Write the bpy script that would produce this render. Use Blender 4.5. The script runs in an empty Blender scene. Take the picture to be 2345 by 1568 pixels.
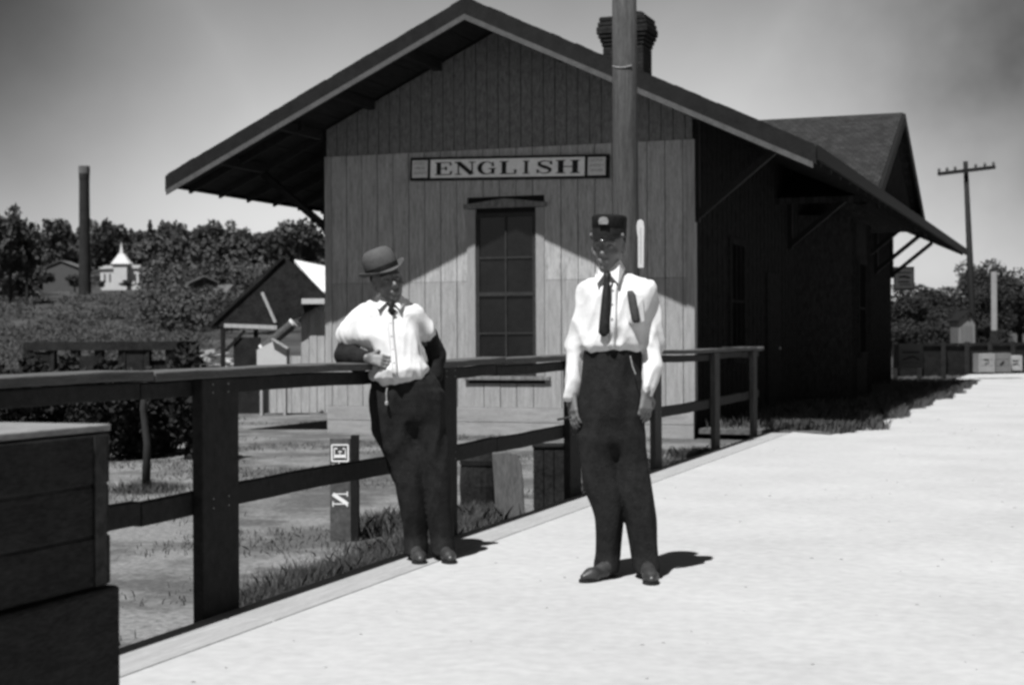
import bpy, math, random
import numpy as np
from mathutils import Vector, Matrix
random.seed(7); RNG = np.random.default_rng(7)
sc = bpy.context.scene; COL = sc.collection
PI = math.pi

# ------------------------------------------------------------------ camera
F_PX = 3615.0; YAW = 0.351; PITCH = -0.003; ROLL = -0.005; CAM_H = 1.191
fw = Vector((-math.sin(YAW)*math.cos(PITCH), math.cos(YAW)*math.cos(PITCH), math.sin(PITCH)))
ri = Vector((math.cos(YAW), math.sin(YAW), 0)); up = ri.cross(fw)
R_ = math.cos(ROLL)*ri + math.sin(ROLL)*up; U_ = -math.sin(ROLL)*ri + math.cos(ROLL)*up
cam = bpy.data.cameras.new('camera'); cam_o = bpy.data.objects.new('camera', cam); COL.objects.link(cam_o)
cam.sensor_width = 36; cam.lens = 36*F_PX/2344; cam.clip_start = 0.1; cam.clip_end = 3000
cam_o.matrix_world = Matrix.Translation((0, 0, CAM_H)) @ Matrix((R_, U_, -fw)).transposed().to_4x4()
cam.dof.use_dof = True; cam.dof.focus_distance = 8.6; cam.dof.aperture_fstop = 4.8
sc.camera = cam_o
# ------------------------------------------------------------------ sky, sun, exposure
SUN = Vector((-0.073, -0.525, 1)).normalized()
w = bpy.data.worlds.new('World'); sc.world = w; w.use_nodes = True
nt = w.node_tree; N = nt.nodes; L = nt.links
bg = N['Background']; sky = N.new('ShaderNodeTexSky'); sky.sky_type = 'NISHITA'; sky.sun_disc = False
sky.sun_elevation = math.asin(SUN.z); sky.sun_rotation = math.atan2(SUN.x, SUN.y); sky.dust_density = 1.0
bw = N.new('ShaderNodeRGBToBW'); L.new(sky.outputs[0], bw.inputs[0])
tc = N.new('ShaderNodeTexCoord')
def wmath(op, a, b=None, c=None):
    m = N.new('ShaderNodeMath'); m.operation = op
    for i, v in enumerate((a, b, c)):
        if v is None: continue
        if isinstance(v, (int, float)): m.inputs[i].default_value = v
        else: L.new(v, m.inputs[i])
    return m.outputs[0]
nz = N.new('ShaderNodeTexNoise'); nz.inputs['Scale'].default_value = 5.5; nz.inputs['Detail'].default_value = 5
nz.inputs['Roughness'].default_value = 0.55; L.new(tc.outputs['Generated'], nz.inputs['Vector'])
def sky_dim(px, py, inner, outer):        # dark spot added to the sky in one direction, imitating vignetting
    d = (fw + R_*((px-1172)/F_PX) + U_*((784-py)/F_PX)).normalized()
    vm = N.new('ShaderNodeVectorMath'); vm.operation = 'DISTANCE'; L.new(tc.outputs['Generated'], vm.inputs[0])
    vm.inputs[1].default_value = d
    mr = N.new('ShaderNodeMapRange'); mr.interpolation_type = 'SMOOTHSTEP'; L.new(vm.outputs['Value'], mr.inputs['Value'])
    mr.inputs['From Min'].default_value = inner; mr.inputs['From Max'].default_value = outer
    mr.inputs['To Min'].default_value = 1; mr.inputs['To Max'].default_value = 0
    return mr.outputs[0]
c1 = sky_dim(-350, -150, 0.05, 0.30); c2 = sky_dim(2620, -150, 0.05, 0.30); c3 = sky_dim(1200, -1000, 0.10, 0.40)
sepz = N.new('ShaderNodeSeparateXYZ'); L.new(tc.outputs['Generated'], sepz.inputs[0])      # sky darkened with height, added to cut the fill light
hi = N.new('ShaderNodeMapRange'); hi.interpolation_type = 'SMOOTHSTEP'; L.new(sepz.outputs['Z'], hi.inputs['Value'])
hi.inputs['From Min'].default_value = 0.08; hi.inputs['From Max'].default_value = 0.38; hi.inputs['To Min'].default_value = 0.0; hi.inputs['To Max'].default_value = 1.0
cs = wmath('MAXIMUM', wmath('MAXIMUM', c1, c2), wmath('MAXIMUM', wmath('MULTIPLY', c3, 0.45), hi.outputs[0]))
cl = wmath('ADD', wmath('MULTIPLY', cs, 1.0), wmath('MULTIPLY', wmath('SUBTRACT', nz.outputs[0], 0.5), wmath('ADD', 0.35, wmath('MULTIPLY', c2, 1.1))))
cl = wmath('MINIMUM', wmath('MAXIMUM', cl, 0.0), 1.0)
fac = wmath('SUBTRACT', 1.0, wmath('MULTIPLY', cl, 0.86))
val = wmath('MULTIPLY', bw.outputs[0], fac)
L.new(val, bg.inputs['Color']); bg.inputs['Strength'].default_value = 0.078
sl = bpy.data.lights.new('sun', 'SUN'); sl.energy = 5.0; sl.angle = math.radians(0.6)
so = bpy.data.objects.new('sun', sl); COL.objects.link(so); so.rotation_euler = (-SUN).to_track_quat('-Z', 'Y').to_euler()
so.location = (0, 0, 30)
sc.view_settings.view_transform = 'Standard'; sc.view_settings.look = 'None'
sc.view_settings.exposure = 0.90; sc.view_settings.gamma = 1.0
sc.cycles.pixel_filter_type = 'BLACKMAN_HARRIS'; sc.cycles.filter_width = 2.9

# ------------------------------------------------------------------ helpers
def at(px, py, depth):                        # photo pixel + distance -> world point
    return Vector((0, 0, CAM_H)) + (fw + R_*((px-1172)/F_PX) + U_*((784-py)/F_PX))*depth
def on_z(px, py, z):
    d = fw + R_*((px-1172)/F_PX) + U_*((784-py)/F_PX)
    return Vector((0, 0, CAM_H)) + d*((z-CAM_H)/d.z)

MATS = {}
TONE = 0.68        # overall level of the surfaces; the exposure below is set for it
def mat(name, v, var=0.35, scale=6.0, stretch=(1, 1, 1), rough=0.85, bump=0.3, fine=40.0, spec=0.12, bump_d=0.01, pattern=None):
    """grey procedural material: v = base albedo, var = relative variation"""
    if name in MATS: return MATS[name]
    if name not in ('white_shirt', 'skin', 'dark_face'): v *= TONE
    m = bpy.data.materials.new(name); m.use_nodes = True; MATS[name] = m
    n = m.node_tree.nodes; l = m.node_tree.links; p = n['Principled BSDF']
    t = n.new('ShaderNodeTexCoord'); mp = n.new('ShaderNodeMapping'); mp.inputs['Scale'].default_value = stretch
    l.new(t.outputs['Object'], mp.inputs[0])
    a = n.new('ShaderNodeTexNoise'); a.inputs['Scale'].default_value = scale; a.inputs['Detail'].default_value = 7; a.inputs['Roughness'].default_value = 0.65
    b = n.new('ShaderNodeTexNoise'); b.inputs['Scale'].default_value = fine; b.inputs['Detail'].default_value = 4
    l.new(mp.outputs[0], a.inputs[0]); l.new(mp.outputs[0], b.inputs[0])
    mx = n.new('ShaderNodeMath'); mx.operation = 'MULTIPLY_ADD'; mx.inputs[1].default_value = 0.45
    l.new(b.outputs[0], mx.inputs[0])
    m2 = n.new('ShaderNodeMath'); m2.operation = 'MULTIPLY'; m2.inputs[1].default_value = 0.55
    l.new(a.outputs[0], m2.inputs[0]); l.new(m2.outputs[0], mx.inputs[2])
    r = n.new('ShaderNodeMapRange'); r.inputs['From Min'].default_value = 0.34; r.inputs['From Max'].default_value = 0.66
    r.inputs['To Min'].default_value = max(v*(1-var), 0.002); r.inputs['To Max'].default_value = min(v*(1+var), 0.95)
    l.new(mx.outputs[0], r.inputs['Value']); src = r.outputs[0]; hgt = mx.outputs[0]
    if pattern:                                # brick / shingle courses
        sx, sy, mort = pattern
        m3 = n.new('ShaderNodeMapping'); m3.inputs['Rotation'].default_value = (PI/2, 0, 0) if name.startswith('brick') else (0, 0, 0)
        l.new(t.outputs['Object'], m3.inputs[0])
        br = n.new('ShaderNodeTexBrick'); br.inputs['Scale'].default_value = 1.0
        br.inputs['Brick Width'].default_value = sx; br.inputs['Row Height'].default_value = sy; br.inputs['Mortar Size'].default_value = mort
        br.inputs['Color1'].default_value = (1, 1, 1, 1); br.inputs['Color2'].default_value = (.55, .55, .55, 1); br.inputs['Mortar'].default_value = (.3, .3, .3, 1)
        l.new(m3.outputs[0], br.inputs[0])
        q = n.new('ShaderNodeMath'); q.operation = 'MULTIPLY'; l.new(src, q.inputs[0]); l.new(br.outputs[0], q.inputs[1]); src = q.outputs[0]
        q2 = n.new('ShaderNodeMath'); q2.operation = 'ADD'; l.new(hgt, q2.inputs[0]); l.new(br.outputs[0], q2.inputs[1]); hgt = q2.outputs[0]
    l.new(src, p.inputs['Base Color'])
    p.inputs['Roughness'].default_value = rough
    p.inputs['Specular IOR Level'].default_value = spec
    bm = n.new('ShaderNodeBump'); bm.inputs['Strength'].default_value = bump; bm.inputs['Distance'].default_value = bump_d
    l.new(hgt, bm.inputs['Height']); l.new(bm.outputs[0], p.inputs['Normal'])
    return m

def link(name, me, m=None, parent=None):
    o = bpy.data.objects.new(name, me); COL.objects.link(o)
    if m is not None and me is not None and len(me.materials) == 0: me.materials.append(m)
    if parent is not None: o.parent = parent
    return o
def tag(o, label=None, cat=None, group=None, kind=None):
    if label: o['label'] = label
    if cat: o['category'] = cat
    if group: o['group'] = group
    if kind: o['kind'] = kind
    return o
def thing(name, label, cat, loc=(0, 0, 0), rz=0, group=None):
    o = bpy.data.objects.new(name, None); COL.objects.link(o); o.location = loc; o.rotation_euler = (0, 0, rz)
    o.empty_display_size = 0.2
    return tag(o, label, cat, group)
def kids(o): return [c for c in bpy.data.objects if c.parent == o]
def dup(o, loc=None, rz=None, sc_=None, parent=None):
    c = o.copy(); COL.objects.link(c)
    if parent is not None: c.parent = parent
    for k in kids(o): dup(k, parent=c)
    if loc is not None: c.location = loc
    if rz is not None: c.rotation_euler = (0, 0, rz)
    if sc_ is not None: c.scale = sc_
    return c
def org_of(o):
    v = Vector((0, 0, 0))
    while o is not None: v += o.location; o = o.parent
    return v
class MB:
    def __init__(s): s.v = []; s.f = []
    def add(s, vs, fs):
        n = len(s.v); s.v += [tuple(map(float, p)) for p in vs]; s.f += [tuple(i+n for i in f) for f in fs]; return s
    def box(s, x0, x1, y0, y1, z0, z1):
        return s.add([(x0,y0,z0),(x1,y0,z0),(x1,y1,z0),(x0,y1,z0),(x0,y0,z1),(x1,y0,z1),(x1,y1,z1),(x0,y1,z1)],
                     [(0,3,2,1),(4,5,6,7),(0,1,5,4),(1,2,6,5),(2,3,7,6),(3,0,4,7)])
    def bar(s, a, b, w_, h_, upv=(0, 0, 1)):
        a = Vector(a); b = Vector(b); d = (b-a).normalized(); u = Vector(upv)
        if abs(d.dot(u)) > 0.98: u = Vector((0, 1, 0))
        x = d.cross(u).normalized(); u = x.cross(d).normalized()
        vs = [p + x*sx*w_/2 + u*su*h_/2 for p in (a, b) for sx, su in ((-1,-1),(1,-1),(1,1),(-1,1))]
        return s.add(vs, [(0,1,2,3),(7,6,5,4),(0,4,5,1),(1,5,6,2),(2,6,7,3),(3,7,4,0)])
    def tube(s, pts, rad, n=12, cap=True):
        pts = [Vector(p) for p in pts]; k = len(pts); rad = [rad]*k if isinstance(rad, (int, float)) else rad
        base = len(s.v); ref = None
        for i, p in enumerate(pts):
            d = (pts[min(i+1, k-1)] - pts[max(i-1, 0)]).normalized()
            if ref is None: ref = Vector((1, 0, 0)) if abs(d.x) < .9 else Vector((0, 1, 0))
            x = (ref - d*ref.dot(d)).normalized(); y = d.cross(x); ref = x
            s.v += [tuple(p + x*math.cos(2*PI*j/n)*rad[i] + y*math.sin(2*PI*j/n)*rad[i]) for j in range(n)]
        for i in range(k-1):
            for j in range(n):
                a = base+i*n+j; b = base+i*n+(j+1) % n; s.f.append((a, b, b+n, a+n))
        if cap: s.f.append(tuple(base+j for j in range(n))[::-1]); s.f.append(tuple(base+(k-1)*n+j for j in range(n)))
        return s
    def lathe(s, c, prof, n=20, sx=1, sy=1):
        return s.tube([(c[0], c[1], c[2]+z) for r, z in prof], [max(r, 1e-4) for r, z in prof], n)
    def prism(s, poly, axis, a, b):             # polygon of 2D points extruded along an axis
        def P(u, v, t): return {'x': (t, u, v), 'y': (u, t, v), 'z': (u, v, t)}[axis]
        n = len(poly)
        return s.add([P(u, v, a) for u, v in poly] + [P(u, v, b) for u, v in poly],
                     [tuple(range(n))[::-1], tuple(range(n, 2*n))] + [(i, (i+1) % n, n+(i+1) % n, n+i) for i in range(n)])
    def build(s, name, m=None, parent=None, local=False, smooth=False, bevel=0.0, jitter=0.0):
        me = bpy.data.meshes.new(name); v = np.array(s.v, float)
        if jitter: v = v + RNG.normal(0, jitter, v.shape)
        if parent is not None and not local: v = v - np.array(org_of(parent))
        me.from_pydata(v.tolist(), [], s.f); me.update()
        import bmesh
        b = bmesh.new(); b.from_mesh(me); bmesh.ops.recalc_face_normals(b, faces=b.faces)
        b.to_mesh(me); b.free()
        if smooth: me.polygons.foreach_set('use_smooth', [True]*len(me.polygons))
        o = link(name, me, m, parent)
        if bevel:
            mod = o.modifiers.new('bevel', 'BEVEL'); mod.width = bevel; mod.segments = 2; mod.limit_method = 'ANGLE'
        return o
def np_mesh(name, v, f, m, parent=None, smooth=False):
    me = bpy.data.meshes.new(name); v = np.ascontiguousarray(v, dtype=np.float32); f = np.ascontiguousarray(f, dtype=np.int32)
    me.vertices.add(len(v)); me.vertices.foreach_set('co', v.ravel())
    me.loops.add(f.size); me.loops.foreach_set('vertex_index', f.ravel())
    me.polygons.add(len(f)); me.polygons.foreach_set('loop_start', np.arange(len(f), dtype=np.int32)*f.shape[1])
    me.update(calc_edges=True)
    if smooth: me.polygons.foreach_set('use_smooth', np.ones(len(f), dtype=bool))
    return link(name, me, m, parent)
def cards(P, size, upbias=0.0, aspect=1.0, rng=RNG):
    """many small randomly turned leaf quads at points P"""
    n = len(P); a = rng.normal(size=(n, 3)); a /= np.linalg.norm(a, axis=1)[:, None]
    a[:, 2] += upbias
    b = rng.normal(size=(n, 3)); b -= a*(np.sum(a*b, 1)/np.sum(a*a, 1))[:, None]; b /= np.linalg.norm(b, axis=1)[:, None]
    a /= np.linalg.norm(a, axis=1)[:, None]
    s = (size*rng.uniform(.5, 1.4, n))[:, None] if np.isscalar(size) else size[:, None]
    v = np.stack([P-a*s*aspect-b*s*.25, P-a*s*.1+b*s*.7, P+a*s*aspect+b*s*.2, P+a*s*.15-b*s*.8], 1).reshape(-1, 3)
    return v, np.arange(4*n).reshape(n, 4)
def blades(P, h, wd, lean=0.35, rng=RNG):
    """grass blades: one triangle-like quad each"""
    n = len(P); an = rng.uniform(0, 2*PI, n); hh = h*rng.uniform(.4, 1.3, n); ln = rng.normal(0, lean, (n, 2))*hh[:, None]
    dx = np.stack([np.cos(an), np.sin(an), 0*an], 1)*wd
    top = P + np.stack([ln[:, 0], ln[:, 1], hh], 1); mid = P + np.stack([ln[:, 0]*.35, ln[:, 1]*.35, hh*.6], 1)
    v = np.stack([P-dx, P+dx, mid+dx*.7, top, mid-dx*.7], 1).reshape(-1, 3)
    return v, np.arange(5*n).reshape(n, 5)

# ------------------------------------------------------------------ signed distance modelling for cloth and bodies
def sdf_mesh(prims, h):
    lo = np.full(3, 1e9); hi = -lo; boxes = []
    for p in prims:
        t = p[0]
        if t in ('cap', '-cap'): a, b, ra, rb = np.array(p[1], float), np.array(p[2], float), p[3], p[4]; r = max(ra, rb); l = np.minimum(a, b)-r; u = np.maximum(a, b)+r
        elif t in ('ell', '-ell'): c = np.array(p[1], float); r = max(p[2]); l = c-r; u = c+r
        elif t == 'stack':
            S = np.array(p[1], float); l = np.array([(S[:, 1]-S[:, 3]).min(), (S[:, 2]-S[:, 4]).min(), S[:, 0].min()]); u = np.array([(S[:, 1]+S[:, 3]).max(), (S[:, 2]+S[:, 4]).max(), S[:, 0].max()])
        boxes.append((l, u))
        if not t.startswith('-'): lo = np.minimum(lo, l); hi = np.maximum(hi, u)
    lo = lo-4*h; n = np.ceil((hi+4*h-lo)/h).astype(int)+1
    D = np.full(n, 0.05, np.float32); ax = [lo[i]+h*np.arange(n[i]) for i in range(3)]
    for p, (l, u) in zip(prims, boxes):
        k = p[-1]; m = k+3*h
        i0 = np.clip(np.floor((l-m-lo)/h).astype(int), 0, n); i1 = np.clip(np.ceil((u+m-lo)/h).astype(int)+1, 0, n)
        if np.any(i1 <= i0): continue
        sl_ = tuple(slice(i0[i], i1[i]) for i in range(3))
        X, Y, Z = np.meshgrid(*[ax[i][sl_[i]] for i in range(3)], indexing='ij')
        t = p[0]; neg = t.startswith('-'); t = t.lstrip('-')
        if t == 'cap':
            a = np.array(p[1], float); b = np.array(p[2], float); ab = b-a; q = max(ab@ab, 1e-9)
            tt = np.clip(((X-a[0])*ab[0]+(Y-a[1])*ab[1]+(Z-a[2])*ab[2])/q, 0, 1)
            d = np.sqrt((X-a[0]-tt*ab[0])**2+(Y-a[1]-tt*ab[1])**2+(Z-a[2]-tt*ab[2])**2)-(p[3]+(p[4]-p[3])*tt)
        elif t == 'ell':
            c = p[1]; r = p[2]; Mx = np.array(p[3]) if p[3] is not None else np.eye(3)
            Q = [(X-c[0])*Mx[0, i]+(Y-c[1])*Mx[1, i]+(Z-c[2])*Mx[2, i] for i in range(3)]
            k0 = np.sqrt((Q[0]/r[0])**2+(Q[1]/r[1])**2+(Q[2]/r[2])**2); d = (k0-1)*min(r)
            d = np.where(k0 > 1, d*1.2, d)
        else:
            S = np.array(p[1], float); zz = Z[0, 0, :]; S = S[np.argsort(S[:, 0])]
            zc = np.linspace(S[0, 0], S[-1, 0], 200); ker = np.hanning(13); ker /= ker.sum()
            def I(c):
                y = np.interp(zc, S[:, 0], S[:, c]); y = np.convolve(np.pad(y, 6, mode='edge'), ker, 'valid'); return np.interp(zz, zc, y)[None, None, :]
            cx, cy, rx, ry = I(1), I(2), I(3), I(4)
            e = p[2] if len(p) > 3 else 2.0
            k0 = ((np.abs(X-cx)/rx)**e+(np.abs(Y-cy)/ry)**e)**(1/e); d = (k0-1)*np.minimum(rx, ry)
            dz = np.maximum(S[0, 0]-Z, Z-S[-1, 0]); d = np.maximum(d, dz)
        d = d.astype(np.float32); A = D[sl_]
        if neg:
            d = -d; hh = np.clip(.5-.5*(A-d)/max(k, 1e-4), 0, 1); D[sl_] = A*(1-hh)+d*hh+k*hh*(1-hh)
        else:
            hh = np.clip(.5+.5*(A-d)/max(k, 1e-4), 0, 1); D[sl_] = A*(1-hh)+d*hh-k*hh*(1-hh)
    # surface nets
    s = D < 0; idx = -np.ones(np.array(D.shape)-1, np.int64)
    c8 = sum(s[i:s.shape[0]-1+i, j:s.shape[1]-1+j, k:s.shape[2]-1+k].astype(np.int8) for i in (0, 1) for j in (0, 1) for k in (0, 1))
    act = (c8 > 0) & (c8 < 8); I_, J_, K_ = np.nonzero(act); idx[I_, J_, K_] = np.arange(len(I_))
    acc = np.zeros((len(I_), 3)); cnt = np.zeros(len(I_))
    corners = [(i, j, k) for i in (0, 1) for j in (0, 1) for k in (0, 1)]
    for a in corners:
        for b in corners:
            if sum(abs(a[i]-b[i]) for i in range(3)) == 1 and a < b:
                da = D[I_+a[0], J_+a[1], K_+a[2]]; db = D[I_+b[0], J_+b[1], K_+b[2]]; cr = (da < 0) != (db < 0)
                t = np.where(cr, da/np.where(cr, da-db, 1), 0)
                for i in range(3): acc[:, i] += np.where(cr, a[i]+t*(b[i]-a[i]), 0)
                cnt += cr
    V = lo + h*(np.stack([I_, J_, K_], 1)+acc/cnt[:, None])
    Fs = []
    for ax_ in range(3):
        sh = [slice(None)]*3; sh2 = [slice(None)]*3; sh[ax_] = slice(0, -1); sh2[ax_] = slice(1, None)
        cr = s[tuple(sh)] != s[tuple(sh2)]; pts = np.argwhere(cr); o1, o2 = [q for q in range(3) if q != ax_]
        pts = pts[(pts[:, o1] > 0) & (pts[:, o2] > 0) & (pts[:, o1] < idx.shape[o1]) & (pts[:, o2] < idx.shape[o2])]
        ins = s[tuple(pts.T)]
        q = []
        for d1, d2 in ((0, 0), (1, 0), (1, 1), (0, 1)):
            pp = pts.copy(); pp[:, o1] -= d1; pp[:, o2] -= d2; q.append(idx[tuple(pp.T)])
        q = np.stack(q, 1); flip = ins if ax_ != 1 else ~ins
        q[~flip] = q[~flip][:, ::-1]; Fs.append(q)
    Fq = np.concatenate(Fs); Fq = Fq[(Fq >= 0).all(1)]
    return V, Fq
def relax(V, Fq, it=2, keep=0.5):
    E_ = np.concatenate([Fq[:, [0, 1]], Fq[:, [1, 2]], Fq[:, [2, 3]], Fq[:, [3, 0]]])
    for _ in range(it):
        A = np.zeros_like(V); c = np.zeros(len(V))
        for a, b in ((0, 1), (1, 0)):
            for i in range(3): A[:, i] += np.bincount(E_[:, a], V[E_[:, b], i], len(V))
            c += np.bincount(E_[:, a], minlength=len(V))
        V = V*keep+(1-keep)*A/c[:, None]
    return V
def normals(V, Fq):
    n = np.cross(V[Fq[:, 2]]-V[Fq[:, 0]], V[Fq[:, 3]]-V[Fq[:, 1]]); Nn = np.zeros_like(V)
    for j in range(4):
        for i in range(3): Nn[:, i] += np.bincount(Fq[:, j], n[:, i], len(V))
    return Nn/np.maximum(np.linalg.norm(Nn, axis=1), 1e-12)[:, None]
def folds(V, s, seed, st=(1, 1, 1)):
    """smooth fold-like noise: ridged sums of warped sines"""
    r = np.random.default_rng(seed); o = np.zeros(len(V)); P = V*np.array(st)*s
    wp = P + .6*np.stack([np.sin(P[:, 1]*1.3+1+r.uniform(0, 6)), np.sin(P[:, 2]*1.1+r.uniform(0, 6)), np.sin(P[:, 0]*1.7+r.uniform(0, 6))], 1)
    for q in range(6):
        d = r.normal(size=3); d /= np.linalg.norm(d); f = r.uniform(.8, 2.4)
        o += (1-np.abs(np.sin((wp@d)*f+r.uniform(0, 6)))*2)/f
    return o/4
def cloth(name, prims, h, m, parent, amp=0.006, s=14, seed=1, st=(1, 1, 1), it=2):
    V, Fq = sdf_mesh(prims, h); V = relax(V, Fq, it)
    if amp: V = V + normals(V, Fq)*(folds(V, s, seed, st)*amp)[:, None]; V = relax(V, Fq, 1)
    return np_mesh(name, V, Fq, m, parent, smooth=True)
def rotm(ax_, an): return [list(r) for r in Matrix.Rotation(an, 3, ax_)]

# ------------------------------------------------------------------ materials
M_plat = mat('pale_platform', 0.42, .13, .8, (1, 1, 1), .95, .25, 14, bump_d=.02)
M_dirt = mat('lot_dirt', 0.27, .55, .9, (1, 1.6, 1), .95, .8, 9, bump_d=.05)
M_grass = mat('grass', 0.09, .5, 3, (1, 1, 1), .9, .2)
M_verge = mat('verge_soil', 0.10, .6, 3, (1, 1, 1), .95, .8, 20)
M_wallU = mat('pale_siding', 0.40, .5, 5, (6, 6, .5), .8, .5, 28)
M_wallL = mat('wainscot_siding', 0.33, .42, 5, (6, 6, .5), .8, .4, 60)
M_skirt = mat('skirt_board', 0.31, .3, 5, (.6, 6, 4), .8, .4, 60)
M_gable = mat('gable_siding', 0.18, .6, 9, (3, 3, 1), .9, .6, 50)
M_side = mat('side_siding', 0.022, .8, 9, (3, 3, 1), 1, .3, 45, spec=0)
M_roof = mat('roof_shingle', 0.03, .5, 5, (1, 1, 1), .9, .8, 30, pattern=(.11, .10, .008), bump_d=.02)
M_dark = mat('dark_trim', 0.011, .5, 8, (1, 1, 1), .7, .3)
M_trim = mat('light_trim', 0.085, .3, 6, (1, 1, 1), .7, .3)
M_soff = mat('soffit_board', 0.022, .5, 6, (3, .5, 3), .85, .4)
M_frame = mat('window_casing', 0.30, .2, 8, (4, 4, .6), .7, .3)
M_sash = mat('dark_sash', 0.035, .4, 8)
M_glass = mat('window_glass', 0.012, .4, 2, rough=.2, spec=.2, bump=.08)
M_brick = mat('brick_chimney', 0.026, .5, 10, rough=.9, bump=.8, pattern=(.16, .06, .006))
M_sign = mat('sign_white', 0.92, .12, 9, rough=.6, bump=.1)
M_ink = mat('sign_black', 0.02, .3, 9, rough=.6, bump=.1)
M_ink2 = mat('sign_faded_ink', 0.30, .3, 30, rough=.6, bump=.1)
M_pole = mat('pole_wood', 0.075, .6, 8, (5, 5, .3), .9, 1.0, 60)
M_fence = mat('fence_paint', 0.022, .55, 7, (3, 3, 3), .8, .5, 55)
M_cap = mat('fence_cap_wood', 0.095, .4, 7, (6, .6, 6), .85, .5, 55)
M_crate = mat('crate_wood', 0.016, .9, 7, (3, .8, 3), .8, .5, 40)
M_ctop = mat('crate_top_sunlit', 0.22, .3, 7, (5, .8, 3), .8, .4, 40)  # paler than the sides: sunlight on the lid put into the colour
M_leaf = mat('leaf_dark', 0.032, .6, .8, rough=.8, bump=0)
M_leaf2 = mat('leaf_mid', 0.075, .5, .6, rough=.8, bump=0)
M_bark = mat('bark', 0.035, .4, 8, (3, 3, .5), .9, .6)
M_hill = mat('hill_brush', 0.06, .55, .08, rough=1, bump=0, fine=1.2)
M_white = mat('white_clapboard', 0.55, .1, 2, rough=.8)
M_hroof = mat('far_roof', 0.12, .3, 2)
M_grey = mat('grey_clapboard', 0.09, .2, 2)
M_plank = mat('weathered_plank', 0.42, .35, 6, (5, 5, .4), .85, .5, 50)
M_tar = mat('tarpaper', 0.018, .7, 5, rough=.85, bump=.5)
M_shirt = mat('white_shirt', 0.47, .05, 30, rough=.9, bump=.25, fine=160, spec=.15)
M_trous = mat('dark_trousers', 0.015, .6, 22, rough=.95, bump=.5, fine=130, spec=.15)
M_skin = mat('skin', 0.115, .15, 18, rough=.55, bump=.15, fine=120, spec=.35)
M_skind = mat('dark_face', 0.085, .2, 18, rough=.5, bump=.15, fine=120, spec=.4)
M_hat = mat('felt_hat', 0.085, .35, 14, rough=.95, bump=.3, fine=160)
M_band = mat('hat_band', 0.018, .4, 20, rough=.7)
M_capc = mat('cap_cloth', 0.012, .6, 30, rough=.8)
M_visor = mat('patent_visor', 0.012, .3, 10, rough=.2, spec=.5, bump=.1)
M_metal = mat('bright_metal', 0.4, .2, 20, rough=.3, spec=.6)
M_shoe = mat('shoe_leather', 0.035, .5, 18, rough=.42, bump=.3, spec=.5)
M_tie = mat('tie_silk', 0.02, .4, 60, rough=.5)
M_hair = mat('hair', 0.012, .4, 60, (1, 1, .3), rough=.6)

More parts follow.
